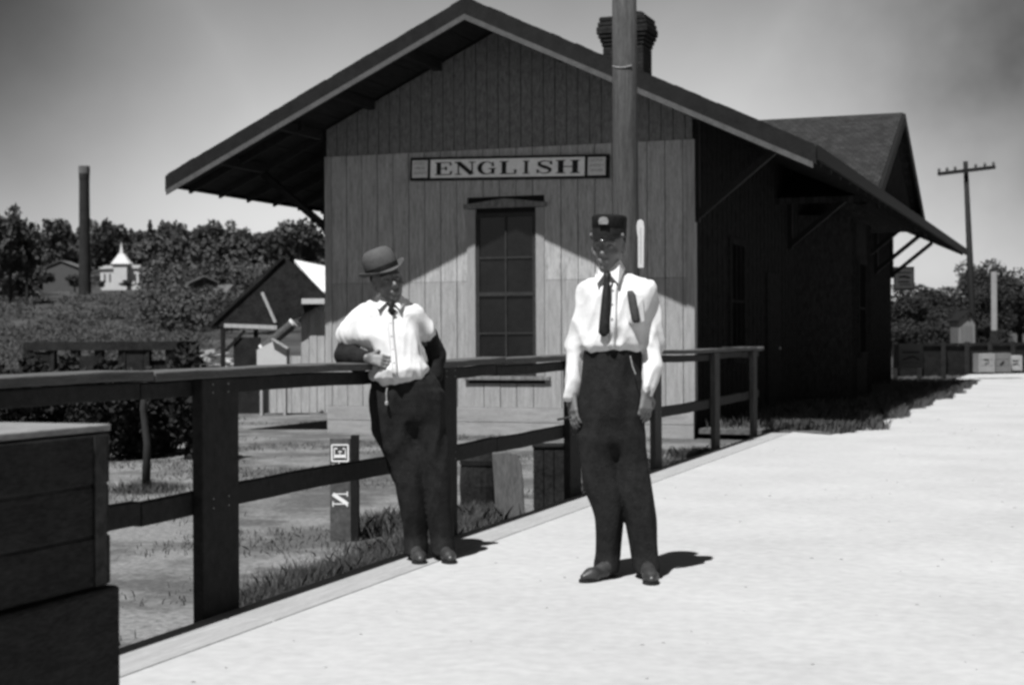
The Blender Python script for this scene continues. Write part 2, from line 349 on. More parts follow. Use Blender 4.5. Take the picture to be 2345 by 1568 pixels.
# ------------------------------------------------------------------ terrain
def smooth(a, b, x): t = np.clip((x-a)/(b-a), 0, 1); return t*t*(3-2*t)
def hill_z(x, y):
    x = np.asarray(x, float); y = np.asarray(y, float)
    dep = x*fw.x+y*fw.y; lat = x*ri.x+y*ri.y; r = np.maximum(dep, 1); ang = lat/r
    wl = 1-smooth(-.10, .12, ang)*.8
    prof = np.interp(r, [0, 70, 120, 200, 300, 380, 460, 700, 1500], [0, 0, 1.6, 6.0, 10.5, 17, 22, 30, 34])
    return -0.12 + prof*wl + .5*np.sin(x*.05)*np.cos(y*.04)*smooth(80, 200, r)
def build_ground():
    a = np.linspace(-1.0, 1.0, 121); xs = np.sign(a)*(np.abs(a)**3)*1400; xs = xs - 3
    b = np.linspace(0, 1, 141); ys = -60 + (b**2.4)*1500
    X, Y = np.meshgrid(xs, ys, indexing='ij'); Z = hill_z(X, Y)
    V = np.stack([X, Y, Z], -1).reshape(-1, 3); n1, n2 = len(xs), len(ys)
    i, j = np.meshgrid(np.arange(n1-1), np.arange(n2-1), indexing='ij'); q = (i*n2+j).ravel()
    o = np_mesh('ground', V, np.stack([q, q+n2, q+n2+1, q+1], 1), None, smooth=True)
    m = bpy.data.materials.new('ground_mix'); m.use_nodes = True; n = m.node_tree.nodes; l = m.node_tree.links; p = n['Principled BSDF']
    t = n.new('ShaderNodeTexCoord'); sp = n.new('ShaderNodeSeparateXYZ'); l.new(t.outputs['Object'], sp.inputs[0])
    def nse(s, d=6, st=(1, 1, 1), rg=.6):
        mp = n.new('ShaderNodeMapping'); mp.inputs['Scale'].default_value = st; l.new(t.outputs['Object'], mp.inputs[0])
        q = n.new('ShaderNodeTexNoise'); q.inputs['Scale'].default_value = s; q.inputs['Detail'].default_value = d; q.inputs['Roughness'].default_value = rg
        l.new(mp.outputs[0], q.inputs[0]); return q.outputs[0]
    def mr(v, a, b, c, d):
        q = n.new('ShaderNodeMapRange'); l.new(v, q.inputs['Value'])
        for k, x in zip(('From Min', 'From Max', 'To Min', 'To Max'), (a, b, c, d)): q.inputs[k].default_value = x
        return q.outputs[0]
    def mm(op, a, b):
        q = n.new('ShaderNodeMath'); q.operation = op
        for i, v in enumerate((a, b)):
            if isinstance(v, (int, float)): q.inputs[i].default_value = v
            else: l.new(v, q.inputs[i])
        return q.outputs[0]
    dirt = mr(nse(26, 6), .3, .7, .11, .27)
    patch = mr(nse(.9, 8, (1, 1.0, 1), .72), .43, .56, 0, 1)            # weedy patches on the bare lot
    weed = mr(nse(30, 3), .3, .7, .03, .09)
    near = mm('ADD', mm('MULTIPLY', dirt, mm('SUBTRACT', 1, mm('MULTIPLY', patch, .75))), mm('MULTIPLY', weed, mm('MULTIPLY', patch, .75)))
    far = mr(nse(.12, 9, (1, 1, 1), .7), .35, .65, .03, .085)
    f = mr(sp.outputs['Y'], 26, 40, 0, 1)
    c = mm('ADD', mm('MULTIPLY', near, mm('SUBTRACT', 1, f)), mm('MULTIPLY', far, f))
    c = mm('MULTIPLY', c, TONE); l.new(c, p.inputs['Base Color']); p.inputs['Roughness'].default_value = .95; p.inputs['Specular IOR Level'].default_value = .1
    bm = n.new('ShaderNodeBump'); bm.inputs['Strength'].default_value = .8; bm.inputs['Distance'].default_value = .04
    l.new(nse(9, 9), bm.inputs['Height']); l.new(bm.outputs[0], p.inputs['Normal'])
    o.data.materials.append(m); tag(o, kind='structure'); return o
build_ground()

FX0, FA = -3.50, -0.018
def fx(y): return FX0 + math.tan(FA)*y
# platform: pale level walk, with a timber kerb along its left edge
def build_platform():
    ys = [-12 + i*.9 for i in range(50)] + [34+3*i for i in range(9)]
    vs = []; fs = []
    xr = 30
    for y in ys:
        x = fx(y)+.37 if y < 19.5 else fx(19.5)+.37
        vs += [(x, y, 0), (xr, y, 0), (x, y, -.30), (xr, y, -.30)]
    for i in range(len(ys)-1):
        a = 4*i; fs += [(a, a+1, a+5, a+4), (a+2, a, a+4, a+6), (a+1, a+3, a+7, a+5)]
    n = len(vs); fs += [(0, 2, 3, 1), (n-4, n-3, n-1, n-2)]
    m = MB(); m.add(vs, fs); o = m.build('platform', M_plat); tag(o, kind='structure')
    k = MB()                                            # edge timbers, butted end to end with slightly uneven joints
    y = -12
    while y < 19.4:
        y2 = min(y+random.uniform(3.2, 4.4), 19.5); j = random.uniform(-.006, .006)
        k.add([(fx(y)+.045+j, y, -.25), (fx(y)+.36, y, -.25), (fx(y2)+.36, y2-.012, -.25), (fx(y2)+.045+j, y2-.012, -.25),
               (fx(y)+.045+j, y, -.004), (fx(y)+.36, y, .002), (fx(y2)+.36, y2-.012, .002), (fx(y2)+.045+j, y2-.012, -.004)],
              [(0,3,2,1),(4,5,6,7),(0,1,5,4),(1,2,6,5),(2,3,7,6),(3,0,4,7)]); y = y2
    o = k.build('platform_edge', mat('edge_timber', .33, .2, 5, (6, .5, 6), .9, .4, 30), bevel=.008); tag(o, kind='structure')
build_platform()

# ------------------------------------------------------------------ station building
XP, YF, YW, YE, ZT, ZE, W, WW, G = -7.38, 18.54, 19.823, 42.2, 5.478, 3.418, 4.388, 2.60, -.12
YB = 41.3; SL = (ZT-ZE)/W
def roof_z(x): return ZT - abs(x-XP)*SL
st = thing('station_building', 'dark wooden railroad depot with a wide gabled roof and a sunlit lower front wall', 'building', (XP, YW, G))
XL, XR = XP-WW, XP+WW
def boards(mb, x0, x1, y, z0, z1f, pitch=.235, proud=.03, front=-1):
    x = x0
    while x < x1-1e-3:
        xe = min(x+pitch-.010, x1); j = random.uniform(0, .006)
        za, zb = (z1f(x), z1f(xe)) if callable(z1f) else (z1f, z1f)
        y0 = y-proud-j
        mb.add([(x,y0,z0),(xe,y0,z0),(xe,y,z0),(x,y,z0),(x,y0,za),(xe,y0,zb),(xe,y,zb),(x,y,za)],
               [(0,3,2,1),(4,5,6,7),(0,1,5,4),(1,2,6,5),(2,3,7,6),(3,0,4,7)])
        x += pitch
ZB = 1.95; ZG = 3.72
# core walls behind the boards
m = MB(); m.prism([(XL, G), (XR, G), (XR, roof_z(XR)-.14), (XP, ZT-.14), (XL, roof_z(XL)-.14)], 'y', YW+.002, YW+.14)
m.build('front_wall', M_dark, st)
WX0, WX1, WZ0, WZ1 = -7.76, -6.90, .70, 2.86        # window opening
m = MB()
boards(m, XL+.07, WX0-.12, YW, ZB+.004, ZG); boards(m, WX1+.12, XR-.07, YW, ZB+.004, ZG); boards(m, WX0-.12, WX1+.12, YW, WZ1+.22, ZG)
m.build('front_siding', M_wallU, st)
m = MB(); boards(m, XL+.07, WX0-.12, YW, .26, ZB); boards(m, WX1+.12, XR-.07, YW, .26, ZB); boards(m, WX0-.12, WX1+.12, YW, .26, WZ0-.12)
m.build('wainscot', M_wallL, st)
m = MB()
for i, (z0, z1) in enumerate(((G, .06), (.064, .255))): m.box(XL-.01, XR+.01, YW-.045-.004*i, YW, z0, z1)
m.build('skirt_board', M_skirt, st, bevel=.004)
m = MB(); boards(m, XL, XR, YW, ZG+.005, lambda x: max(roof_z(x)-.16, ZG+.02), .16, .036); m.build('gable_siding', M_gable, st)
for xa, xb in ((XL-.03, XL+.068), (XR-.068, XR+.03)): MB().box(xa, xb, YW-.05, YW+.09, .26, ZG).build('corner_board', M_wallL, st, bevel=.004)
# side walls
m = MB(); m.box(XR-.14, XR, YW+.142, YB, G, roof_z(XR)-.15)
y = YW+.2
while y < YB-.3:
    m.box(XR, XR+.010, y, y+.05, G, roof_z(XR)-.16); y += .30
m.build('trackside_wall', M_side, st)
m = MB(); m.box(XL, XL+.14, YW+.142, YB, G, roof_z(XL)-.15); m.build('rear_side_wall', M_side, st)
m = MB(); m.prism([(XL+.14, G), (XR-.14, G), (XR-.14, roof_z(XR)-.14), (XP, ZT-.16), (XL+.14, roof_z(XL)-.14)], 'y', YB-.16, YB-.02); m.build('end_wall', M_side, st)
# front window
win = MB(); yo = YW-.052
win.box(WX0-.12, WX0, yo, YW+.001, WZ0-.02, WZ1+.06); win.box(WX1, WX1+.12, yo, YW+.001, WZ0-.02, WZ1+.06)
wn = win.build('window', M_frame, st, bevel=.005)
h_ = MB(); h_.prism([(WX0-.16, WZ1+.065), (WX1+.16, WZ1+.065), (WX1+.16, WZ1+.12), ((WX0+WX1)/2, WZ1+.19), (WX0-.16, WZ1+.12)], 'y', YW-.085, YW-.038)
h_.build('window_shadow_slab', M_gable, wn, bevel=.006)  # dark slab added above the window in place of the shadow there
MB().box(WX0-.16, WX1+.20, YW-.085, YW-.002, WZ0-.075, WZ0-.022).build('sill', M_gable, wn, bevel=.006)
s_ = MB(); yo = YW-.030
for z in (WZ0-.018, WZ0+.54, WZ0+1.05, WZ0+1.55, WZ1-.055): s_.box(WX0+.002, WX1-.002, yo-(.006 if abs(z-WZ0-1.05)<.01 else 0), YW-.004, z, z+(.05 if abs(z-WZ0-1.05)<.01 or z>WZ1-.1 or z<WZ0 else .022))
for x in (WX0+.002, (WX0+WX1)/2-.011, WX1-.05): s_.box(x, x+(.022 if abs(x-(WX0+WX1)/2)<.05 else .048), yo-.003, YW-.005, WZ0, WZ1-.01)
s_.build('sash', M_sash, wn)
MB().box(WX0, WX1, YW-.014, YW-.008, WZ0, WZ1).build('pane', M_glass, wn)
# roof slabs
def slab(x0, z0, x1, z1, y0, y1, t=.10):
    return MB().prism([(x0, z0), (x1, z1), (x1, z1-t), (x0, z0-t)], 'y', y0, y1)
rf = slab(XP, ZT, XP+W, ZE, YF, YE)
n0 = len(rf.v); rf.prism([(XP-W, ZE), (XP-.0005, ZT), (XP-.0005, ZT-.10), (XP-W, ZE-.10)], 'y', YF, YE)
roof = rf.build('roof', M_roof, st)
rg = MB().prism([(XP-.14, ZT-.055), (XP, ZT+.02), (XP+.14, ZT-.055), (XP, ZT-.012)], 'y', YF-.01, YE); rg.build('ridge_cap', M_dark, roof)
# rough shingle edge: little tabs along the rake
tb = MB()
for s in (-1, 1):
    q = .05
    while q < W-.05:
        x = XP+s*q; z = ZT-q*SL; h_j = random.uniform(.002, .014); tb.add([(x-.05, YF-.03, z-.03+.05*SL*s), (x+.05, YF-.03, z-.03-.05*SL*s), (x+.05, YF+.1, z-.03-.05*SL*s), (x-.05, YF+.1, z-.03+.05*SL*s), (x-.05, YF-.03, z+h_j+.05*SL*s), (x+.05, YF-.03, z+h_j-.05*SL*s), (x+.05, YF+.1, z+h_j-.05*SL*s), (x-.05, YF+.1, z+h_j+.05*SL*s)], [(0,3,2,1),(4,5,6,7),(0,1,5,4),(1,2,6,5),(2,3,7,6),(3,0,4,7)]); q += .104
tb.build('shingle_edge', M_dark, roof)
def rake(z_off0, z_off1, y0, y1, cut=0.0):
    mb = MB()
    for s in (-1, 1):
        a = [(XP+s*.0004, ZT-z_off0), (XP+s*(W-cut), ZE+cut*SL-z_off0), (XP+s*(W-cut), ZE+cut*SL-z_off1), (XP+s*.0004, ZT-z_off1)]
        mb.prism(a, 'y', y0, y1)
    return mb
rake(.02, .225, YF-.045, YF-.002).build('barge_board', M_dark, roof)
rake(.215, .285, YF-.075, YF-.047, .03).build('rake_trim', M_trim, roof)
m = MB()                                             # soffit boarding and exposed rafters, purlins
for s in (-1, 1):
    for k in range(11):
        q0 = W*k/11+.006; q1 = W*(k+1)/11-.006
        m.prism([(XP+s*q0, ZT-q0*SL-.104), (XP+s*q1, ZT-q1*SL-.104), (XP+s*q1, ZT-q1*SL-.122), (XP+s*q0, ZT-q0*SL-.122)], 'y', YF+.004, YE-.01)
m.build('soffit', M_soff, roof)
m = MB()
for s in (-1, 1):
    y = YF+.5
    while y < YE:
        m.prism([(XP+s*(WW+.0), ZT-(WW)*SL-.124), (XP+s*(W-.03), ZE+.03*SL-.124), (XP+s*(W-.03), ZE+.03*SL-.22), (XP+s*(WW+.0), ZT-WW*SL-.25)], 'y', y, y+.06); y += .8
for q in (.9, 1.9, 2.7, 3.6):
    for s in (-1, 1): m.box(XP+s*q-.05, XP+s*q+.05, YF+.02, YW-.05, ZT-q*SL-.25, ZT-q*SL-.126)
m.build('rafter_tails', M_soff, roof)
# fascia along the eaves
m = MB()
for s in (-1, 1): m.box(XP+s*W-.02, XP+s*W+.02, YF+.002, YE, ZE-.16, ZE+.004)
m.build('eave_fascia', M_dark, roof)
# brackets
for yb in (YW+.05, 26.6, 34.6, 38.0, 41.1):
    for s in (-1, 1):
        x0 = XP+s*(WW+.03); x1 = XP+s*(W-.75)
        b = MB(); b.bar((x0, yb, 2.72), (x1, yb, roof_z(x1)-.24), .09, .09); b.bar((x0, yb, 2.66), (x0, yb, roof_z(x0)-.27), .1, .1)
        b.build('bracket', M_dark, st)
# cross gable over the bay
YC, HG, ZC, XG = 29.5, 3.95, 5.257, -3.19
def czr(y): return ZC-abs(y-YC)*(ZC-3.43)/HG
xin = XP+.1
m = MB()
for s in (-1, 1):
    m.prism([(YC+s*.0004, ZC), (YC+s*HG, czr(YC+HG)), (YC+s*HG, czr(YC+HG)-.1), (YC+s*.0004, ZC-.1)], 'x', xin, XG)
cg = m.build('cross_gable_roof', mat('cross_roof_shingle', 0.04, .4, 5, rough=.9, bump=.8, pattern=(.11, .10, .008)), st)
m = MB()
for s in (-1, 1): m.prism([(YC+s*.0004, ZC-.02), (YC+s*HG, czr(YC+HG)-.02), (YC+s*HG, czr(YC+HG)-.22), (YC+s*.0004, ZC-.22)], 'x', XG+.002, XG+.045)
m.build('barge_board', M_dark, cg)
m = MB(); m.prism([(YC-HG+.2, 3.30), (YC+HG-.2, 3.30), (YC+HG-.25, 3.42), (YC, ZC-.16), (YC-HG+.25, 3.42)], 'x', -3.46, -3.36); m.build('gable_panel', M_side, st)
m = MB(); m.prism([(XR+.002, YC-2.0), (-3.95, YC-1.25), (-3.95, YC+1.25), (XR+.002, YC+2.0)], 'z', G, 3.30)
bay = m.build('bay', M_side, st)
def side_window(y0, y1, x, z0=.9, z1=2.5):
    f = MB(); f.box(x, x+.035, y0-.1, y0, z0-.1, z1+.1); f.box(x, x+.035, y1, y1+.1, z0-.1, z1+.1); f.box(x, x+.04, y0, y1, z1, z1+.1); f.box(x, x+.06, y0, y1, z0-.1, z0)
    f.box(x, x+.02, y0, y1, (z0+z1)/2-.02, (z0+z1)/2+.02)
    o = f.build('window', M_side, st); MB().box(x+.002, x+.008, y0, y1, z0, z1).build('pane', mat('dull_glass', .006, .4, 4, rough=1, spec=0), o)
m = MB(); y = YC-1.22
while y < YC+1.2:
    if abs(y+.02-YC) > .56: m.box(-3.95, -3.93, y, y+.045, G, 3.29)
    y += .22
m.build('batten', M_side, bay)
side_window(YC-.45, YC+.45, -3.95); side_window(22.0, 22.9, XR); side_window(35.6, 36.5, XR)
m = MB(); m.box(XR, XR+.04, 24.6, 25.6, G+.04, 2.2); d = m.build('door', M_side, st); MB().lathe((XR+.06, 25.5, 1.0), [(.01, -.02), (.03, 0), (.01, .02)], 10).build('handle', M_metal, d)
# brick chimney with a corbelled cap
m = MB(); cx, cy = -6.60, 23.2
for hx, z0, z1 in ((.38, 4.2, 5.12), (.318, 5.12, 5.58), (.335, 5.58, 5.64), (.355, 5.64, 5.70), (.38, 5.70, 5.76), (.40, 5.76, 5.88), (.385, 5.88, 5.95), (.365, 5.95, 6.03)):
    m.box(cx-hx, cx+hx, cy-hx*.8, cy+hx*.8, z0+.001, z1)
chim = m.build('chimney', M_brick, roof, bevel=.02)
m = MB(); m.lathe((cx+.14, cy, 5.93), [(.10, 0), (.11, .10), (.13, .12), (.13, .17), (.10, .19)], 16); m.build('chimney_pot', M_brick, chim)

# ------------------------------------------------------------------ station sign ENGLISH
def glyph(ch):
    """Strokes (list of polyline, width list) in a 1 x 1 cell, roman wood-type with slab serifs"""
    T, t = .24, .075
    def serif(x, y, w_=.36): return ([(x-w_/2, y), (x+w_/2, y)], [t, t])
    top, bot = 1-t/2, t/2
    if ch == 'E': return [([(.24, 0.02), (.24, .98)], [T, T]), ([(.05, top), (.86, top)], [t, t]), ([(.05, bot), (.88, bot)], [t, t]), ([(.3, .5), (.62, .5)], [t, t]),
                          ([(.86, .99), (.86, .74)], [.05, .14]), ([(.88, .01), (.88, .28)], [.05, .15]), ([(.62, .36), (.62, .64)], [.10, .10])]
    if ch == 'N': return [([(.18, .03), (.18, .95)], [t, t]), ([(.82, .05), (.82, .97)], [t, t]), ([(.16, .98), (.82, .03)], [T, T]), serif(.18, bot, .32), serif(.82, top, .32), serif(.10, top, .2)]
    if ch == 'L': return [([(.30, .02), (.30, .98)], [T, T]), serif(.30, top, .46), ([(.08, bot), (.88, bot)], [t, t]), ([(.88, .01), (.88, .34)], [.05, .17])]
    if ch == 'I': return [([(.5, .02), (.5, .98)], [T, T]), serif(.5, top, .5), serif(.5, bot, .5)]
    if ch == 'H': return [([(.2, .02), (.2, .98)], [T, T]), ([(.8, .02), (.8, .98)], [T, T]), ([(.2, .5), (.8, .5)], [t, t]), serif(.2, top, .40), serif(.8, top, .40), serif(.2, bot, .40), serif(.8, bot, .40)]
    def arc(cx, cy, rx, ry, a0, a1, n, wf): return ([(cx+rx*math.cos(math.radians(a0+(a1-a0)*i/n)), cy+ry*math.sin(math.radians(a0+(a1-a0)*i/n))) for i in range(n+1)], [wf(math.radians(a0+(a1-a0)*i/n)) for i in range(n+1)])
    if ch == 'G': return [arc(.48, .5, .36, .46, 40, 325, 22, lambda a: t+(T-t)*max(0, -math.cos(a))), ([(.80, .04), (.80, .44)], [.16, .18]), ([(.58, .44), (.96, .44)], [t, t]), ([(.80, .62), (.80, .97)], [.15, .04])]
    if ch == 'S':
        pts = [(.80, .74), (.74, .90), (.56, .97), (.36, .94), (.22, .82), (.24, .66), (.42, .54), (.60, .45), (.77, .33), (.76, .16), (.62, .05), (.42, .03), (.24, .12), (.17, .28)]
        return [(pts, [.06, .07, .075, .09, .16, .20, .23, .24, .21, .15, .09, .075, .07, .06]), ([(.83, .98), (.83, .68)], [.05, .12]), ([(.15, .02), (.15, .32)], [.05, .12])]
def strokes_mesh(mb, strokes, fn, y0=0.0):
    """fn maps (u,v) plane + depth -> 3D; each stroke sits a hair prouder than the one before"""
    for si, (pts, ws) in enumerate(strokes):
        dpt = y0 + .0006*si; lo_ = []; hi_ = []
        for i, p in enumerate(pts):
            a = pts[max(i-1, 0)]; b = pts[min(i+1, len(pts)-1)]; dx, dy = b[0]-a[0], b[1]-a[1]; q = math.hypot(dx, dy) or 1
            nx, ny = -dy/q, dx/q; lo_.append((p[0]-nx*ws[i]/2, p[1]-ny*ws[i]/2)); hi_.append((p[0]+nx*ws[i]/2, p[1]+ny*ws[i]/2))
        n = len(pts); mb.add([fn(u, v, dpt) for u, v in lo_]+[fn(u, v, dpt) for u, v in hi_], [(i, i+1, n+i+1, n+i) for i in range(n-1)])
SY = YW-.09
sg = thing('station_name_sign', 'long white name board reading ENGLISH in black roman capitals on the depot front wall', 'sign', (-7.28, SY, 3.46))
SZ0, SZ1 = 3.330, 3.575
MB().box(-8.69, -5.87, SY, YW-.037, SZ0-.033, SZ1+.033).build('board', M_dark, sg, bevel=.004)
MB().box(-8.385, -6.20, SY-.012, SY-.001, SZ0, SZ1).build('name_panel', M_sign, sg)
tx = MB(); x = -8.33; cwid = .285
for ch in 'ENGLISH':
    wd = {'I': .20, 'H': .33, 'N': .31, 'L': .28}.get(ch, .28)
    strokes_mesh(tx, glyph(ch), lambda u, v, d, x=x, wd=wd: (x+u*wd, SY-.0135-d, SZ0+.035+v*(SZ1-SZ0-.07)))
    x += wd+.018
tx.build('lettering', M_ink, sg)
sg.rotation_euler = (0, .026, 0)
for xa, xb in ((-8.655, -8.43), (-6.155, -5.915)):
    p = MB().box(xa, xb, SY-.011, SY-.001, SZ0+.005, SZ1-.005).build('end_panel', mat('sign_end', .70, .15, 20), sg)
    q = MB(); r = random.Random(int(abs(xa)*100))
    for row in range(3):
        xx = xa+.035; zz = SZ0+.05+row*.065
        while xx < xb-.045:
            wv = r.uniform(.012, .03); strokes_mesh(q, [([(xx, zz), (xx+wv*.3, zz+.035)], [.006, .006]), ([(xx+.004, zz+.035), (xx+wv, zz+.03)], [.006, .006]), ([(xx+wv*.8, zz+.002), (xx+wv, zz+.034)], [.006, .006])], lambda u, v, d: (u, SY-.0125-d, v)); xx += wv+.012
    q.build('small_lettering', M_ink2, p)
# ------------------------------------------------------------------ big pole in front of the station
pb = at(1434, 700, 15.3); px_, py_ = pb.x, pb.y
p = thing('utility_pole', 'thick weathered round pole standing between the fence and the depot front', 'pole', (px_, py_, G))
m = MB(); m.tube([(px_, py_, G-.4), (px_, py_, 1.5), (px_-.005, py_, 3.2), (px_-.01, py_, 6.4)], [.135, .128, .122, .112], 28, True); m.build('shaft', M_pole, p, smooth=True)
m = MB()
m.tube([(px_+.124*math.cos(a), py_+.124*math.sin(a), 3.80+.02*math.cos(a*2)) for a in np.linspace(PI*1.15, PI*1.75, 12)], .006, 6)
m.build('wire_band', M_frame, p)
m = MB()
for i in range(6): m.bar((px_+(.115 if i % 2 else -.115), py_-.03, 4.6+.4*i), (px_+(.17 if i % 2 else -.17), py_-.04, 4.6+.4*i), .016, .016)
m.build('climbing_spike', M_dark, p)

# narrow white board nailed to the right side of the pole
bb = at(1466, 606, 15.25); tb = thing('thermometer_board', 'narrow white round-topped board fixed upright to the right side of the thick pole', 'thermometer', bb, YAW)
m = MB(); q = 15.25/F_PX; m.prism([(-6*q, -8*q), (7*q, -8*q), (8*q, 60*q), (9*q, 84*q), (7*q, 98*q), (1*q, 103*q), (-6*q, 100*q), (-9*q, 88*q), (-8*q, 72*q), (-6*q, 60*q)], 'y', -.03, .0)
m.build('backboard', mat('enamel', .62, .05, 10, rough=.5), tb, local=True, bevel=.004)
MB().tube([(0, -.033, 4*q), (0, -.033, 84*q)], .004, 8).build('glass_tube', mat('tube_glass', .45, .05, 10, rough=.3), tb, local=True)
# ------------------------------------------------------------------ fence
fe = thing('plank_rail_fence', 'dark two-rail plank fence with wide posts along the platform edge', 'fence', (fx(6), 6, 0))
Y0, Y1 = 1.2, 19.5
def frail(x0, x1, z0, z1, m_, nm, seg=4.3):
    y = Y0
    while y < Y1-.1:
        y2 = min(y+seg, Y1); mb = MB(); j = random.uniform(-.004, .004)
        n = 26; vs = []; rw_ = np.cumsum(RNG.normal(0, .0016, n+1)); rw_ -= np.linspace(0, rw_[-1], n+1)
        for i in range(n+1):
            yy = y+(y2-.008-y)*i/n; s = .006*math.sin(i*.28+y)+rw_[i]; xa, xb = fx(yy)+x0, fx(yy)+x1
            c_ = random.uniform(0, .004); vs += [(xa, yy, z0+s+j), (xb, yy, z0+s+j), (xb, yy, z1+s+j-c_), (xa, yy, z1+s+j)]
        fs = [(0, 3, 2, 1), (4*n, 4*n+1, 4*n+2, 4*n+3)]
        for i in range(n):
            a = 4*i; fs += [(a+k, a+(k+1) % 4, a+4+(k+1) % 4, a+4+k) for k in range(4)]
        mb.add(vs, fs); mb.build(nm, m_, fe, bevel=.006); y = y2
frail(-.12, .05, 1.022, 1.063, M_cap, 'cap_rail')
frail(-.065, -.018, .945, 1.014, M_fence, 'top_rail')
frail(-.065, -.018, .432, .53, M_fence, 'lower_rail')
NAILS = []
for yp, dy, tx_ in ((1.9, .3, .06), (6.05, .31, .06), (8.82, .2, .06), (11.42, .28, .06), (14.05, .24, .06), (16.7, .24, .06), (18.95, .22, .06)):
    mb = MB(); mb.box(fx(yp)-.016, fx(yp)+.036, yp-dy/2, yp+dy/2, -.40, 1.020)
    mb.build('post', M_fence if yp < 13 else mat('fence_post_pale', .06, .5, 7, (3, 3, .6)), fe, bevel=.006)  # paler tone on the far posts

nl = MB()
for yp in (6.05, 8.82, 11.42, 14.05):
    for dz in (.46, .50, .96, .995):
        for dy in (-.07, .06): nl.lathe((0, 0, 0), [(.004, 0), (.004, .003)], 6); k_ = len(nl.v)-12; nl.v[k_:] = [(fx(yp)+.037+v[2], yp+dy+v[0], dz+v[1]) for v in nl.v[k_:]]
nl.build('nail_heads', M_frame, fe)
# ------------------------------------------------------------------ big dark crate in the near left corner
cr = thing('wooden_chest', 'big dark wooden chest with a top coloured as sunlit in the near left corner of the platform', 'crate', (-3.0, 3.1, 0))
CX0, CX1, CY0, CY1 = -3.46, -2.69, 1.9, 3.93
m = MB()
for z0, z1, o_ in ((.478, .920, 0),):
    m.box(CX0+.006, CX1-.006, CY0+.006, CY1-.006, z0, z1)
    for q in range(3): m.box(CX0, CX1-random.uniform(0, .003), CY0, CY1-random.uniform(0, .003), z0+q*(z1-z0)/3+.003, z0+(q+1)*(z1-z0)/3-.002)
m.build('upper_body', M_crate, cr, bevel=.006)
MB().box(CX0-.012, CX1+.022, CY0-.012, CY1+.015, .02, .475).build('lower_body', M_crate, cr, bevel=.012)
m = MB()
for yq in (CY1-.055, 2.4): m.box(CX1+.0005, CX1+.004, yq-.028, yq+.028, .482, .915)
m.build('iron_strap', mat('strap_iron', .03, .6, 20, rough=.7), cr)
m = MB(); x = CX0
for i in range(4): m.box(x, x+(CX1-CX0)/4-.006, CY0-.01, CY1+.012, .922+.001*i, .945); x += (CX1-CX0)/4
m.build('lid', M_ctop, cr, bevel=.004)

# ------------------------------------------------------------------ low lettered post and other things behind the fence
def gz(px, py, z=G): return on_z(px, py, z)
b = gz(790, 1238); lp = thing('lettered_marker_post', 'low dark post with white letters painted down its face, behind the lower rail', 'sign', b, YAW)
S = 10.25/F_PX
MB().box(-.095, .040, -.02, .03, -.1, .665).build('face_board', mat('marker_face', .085, .5, 12), lp, local=True, bevel=.003)
MB().box(.042, .090, -.028, .06, -.1, .685).build('upright', M_dark, lp, local=True, bevel=.003)
m = MB()
def rotfn(zc, s, y=-.0225): return lambda u, v, d: (-.028+(v-.5)*s, y-d, zc+(u-.5)*s)
strokes_mesh(m, [([(0, 0), (1, 0)], [.09, .09]), ([(0, 1), (1, 1)], [.09, .09]), ([(0, 0), (0, 1)], [.09, .09]), ([(1, 0), (1, 1)], [.09, .09])], rotfn(.572, .105))
strokes_mesh(m, glyph('E'), rotfn(.572, .078), .003)
strokes_mesh(m, glyph('G'), rotfn(.458, .115))
strokes_mesh(m, glyph('N'), rotfn(.275, .10))
m.build('lettering', M_sign, lp, local=True)

b = gz(1166, 1199); o = thing('rounded_marker_board', 'grey slab with a rounded top standing behind the lower rail between the two men', 'marker', b, YAW)
m = MB(); m.prism([(-.085, -.12), (.115, -.12), (.10, .30), (.085, .43), (.05, .50), (-.02, .515), (-.12, .505), (-.105, .25)], 'y', -.04, .05); m.build('slab', mat('grey_slab', .11, .4, 8, (3, 3, .6)), o, local=True, bevel=.01)
b = gz(1100, 1180); o = thing('tarred_barrel', 'short black tarred barrel beside the grey rounded slab', 'barrel', b, YAW)
m = MB(); m.lathe((0, 0, -.05), [(.12, 0), (.145, .12), (.155, .28), (.145, .43), (.12, .52), (.11, .52), (.11, .50), (.001, .50)], 20); m.build('staves', M_tar, o, local=True, smooth=False)
for z in (.06, .38): MB().lathe((0, 0, z), [(.147, 0), (.152, .0), (.152, .035), (.147, .035)], 20).build('hoop', M_dark, o, local=True)
b = gz(1256, 1163); o = thing('black_box', 'black upright box on the ground behind the fence, left of the capped man', 'box', b, YAW)
m = MB()
for i in range(3): m.box(-.115+i*.079, -.115+i*.079+.075, -.12, .14, -.1, .47)
m.build('box_body', M_tar, o, local=True, bevel=.005)
MB().box(-.125, .13, -.13, .15, .473, .492).build('lid', M_dark, o, local=True, bevel=.004)

# sapling in the lot at left
b = gz(333, 1125); sp = thing('bare_sapling', 'thin bare trunk rising from a weedy clump in the lot at left', 'tree', b)
m = MB(); m.tube([(b.x, b.y, G-.1), (b.x+.02, b.y, .3), (b.x-.02, b.y, .6), (b.x+.01, b.y, .86)], [.04, .032, .028, .02], 10)
m.tube([(b.x-.01, b.y, .62), (b.x-.14, b.y, .95)], [.014, .008], 6); m.tube([(b.x, b.y, .55), (b.x+.13, b.y+.04, .9)], [.014, .008], 6)
m.build('trunk', M_bark, sp, smooth=True)

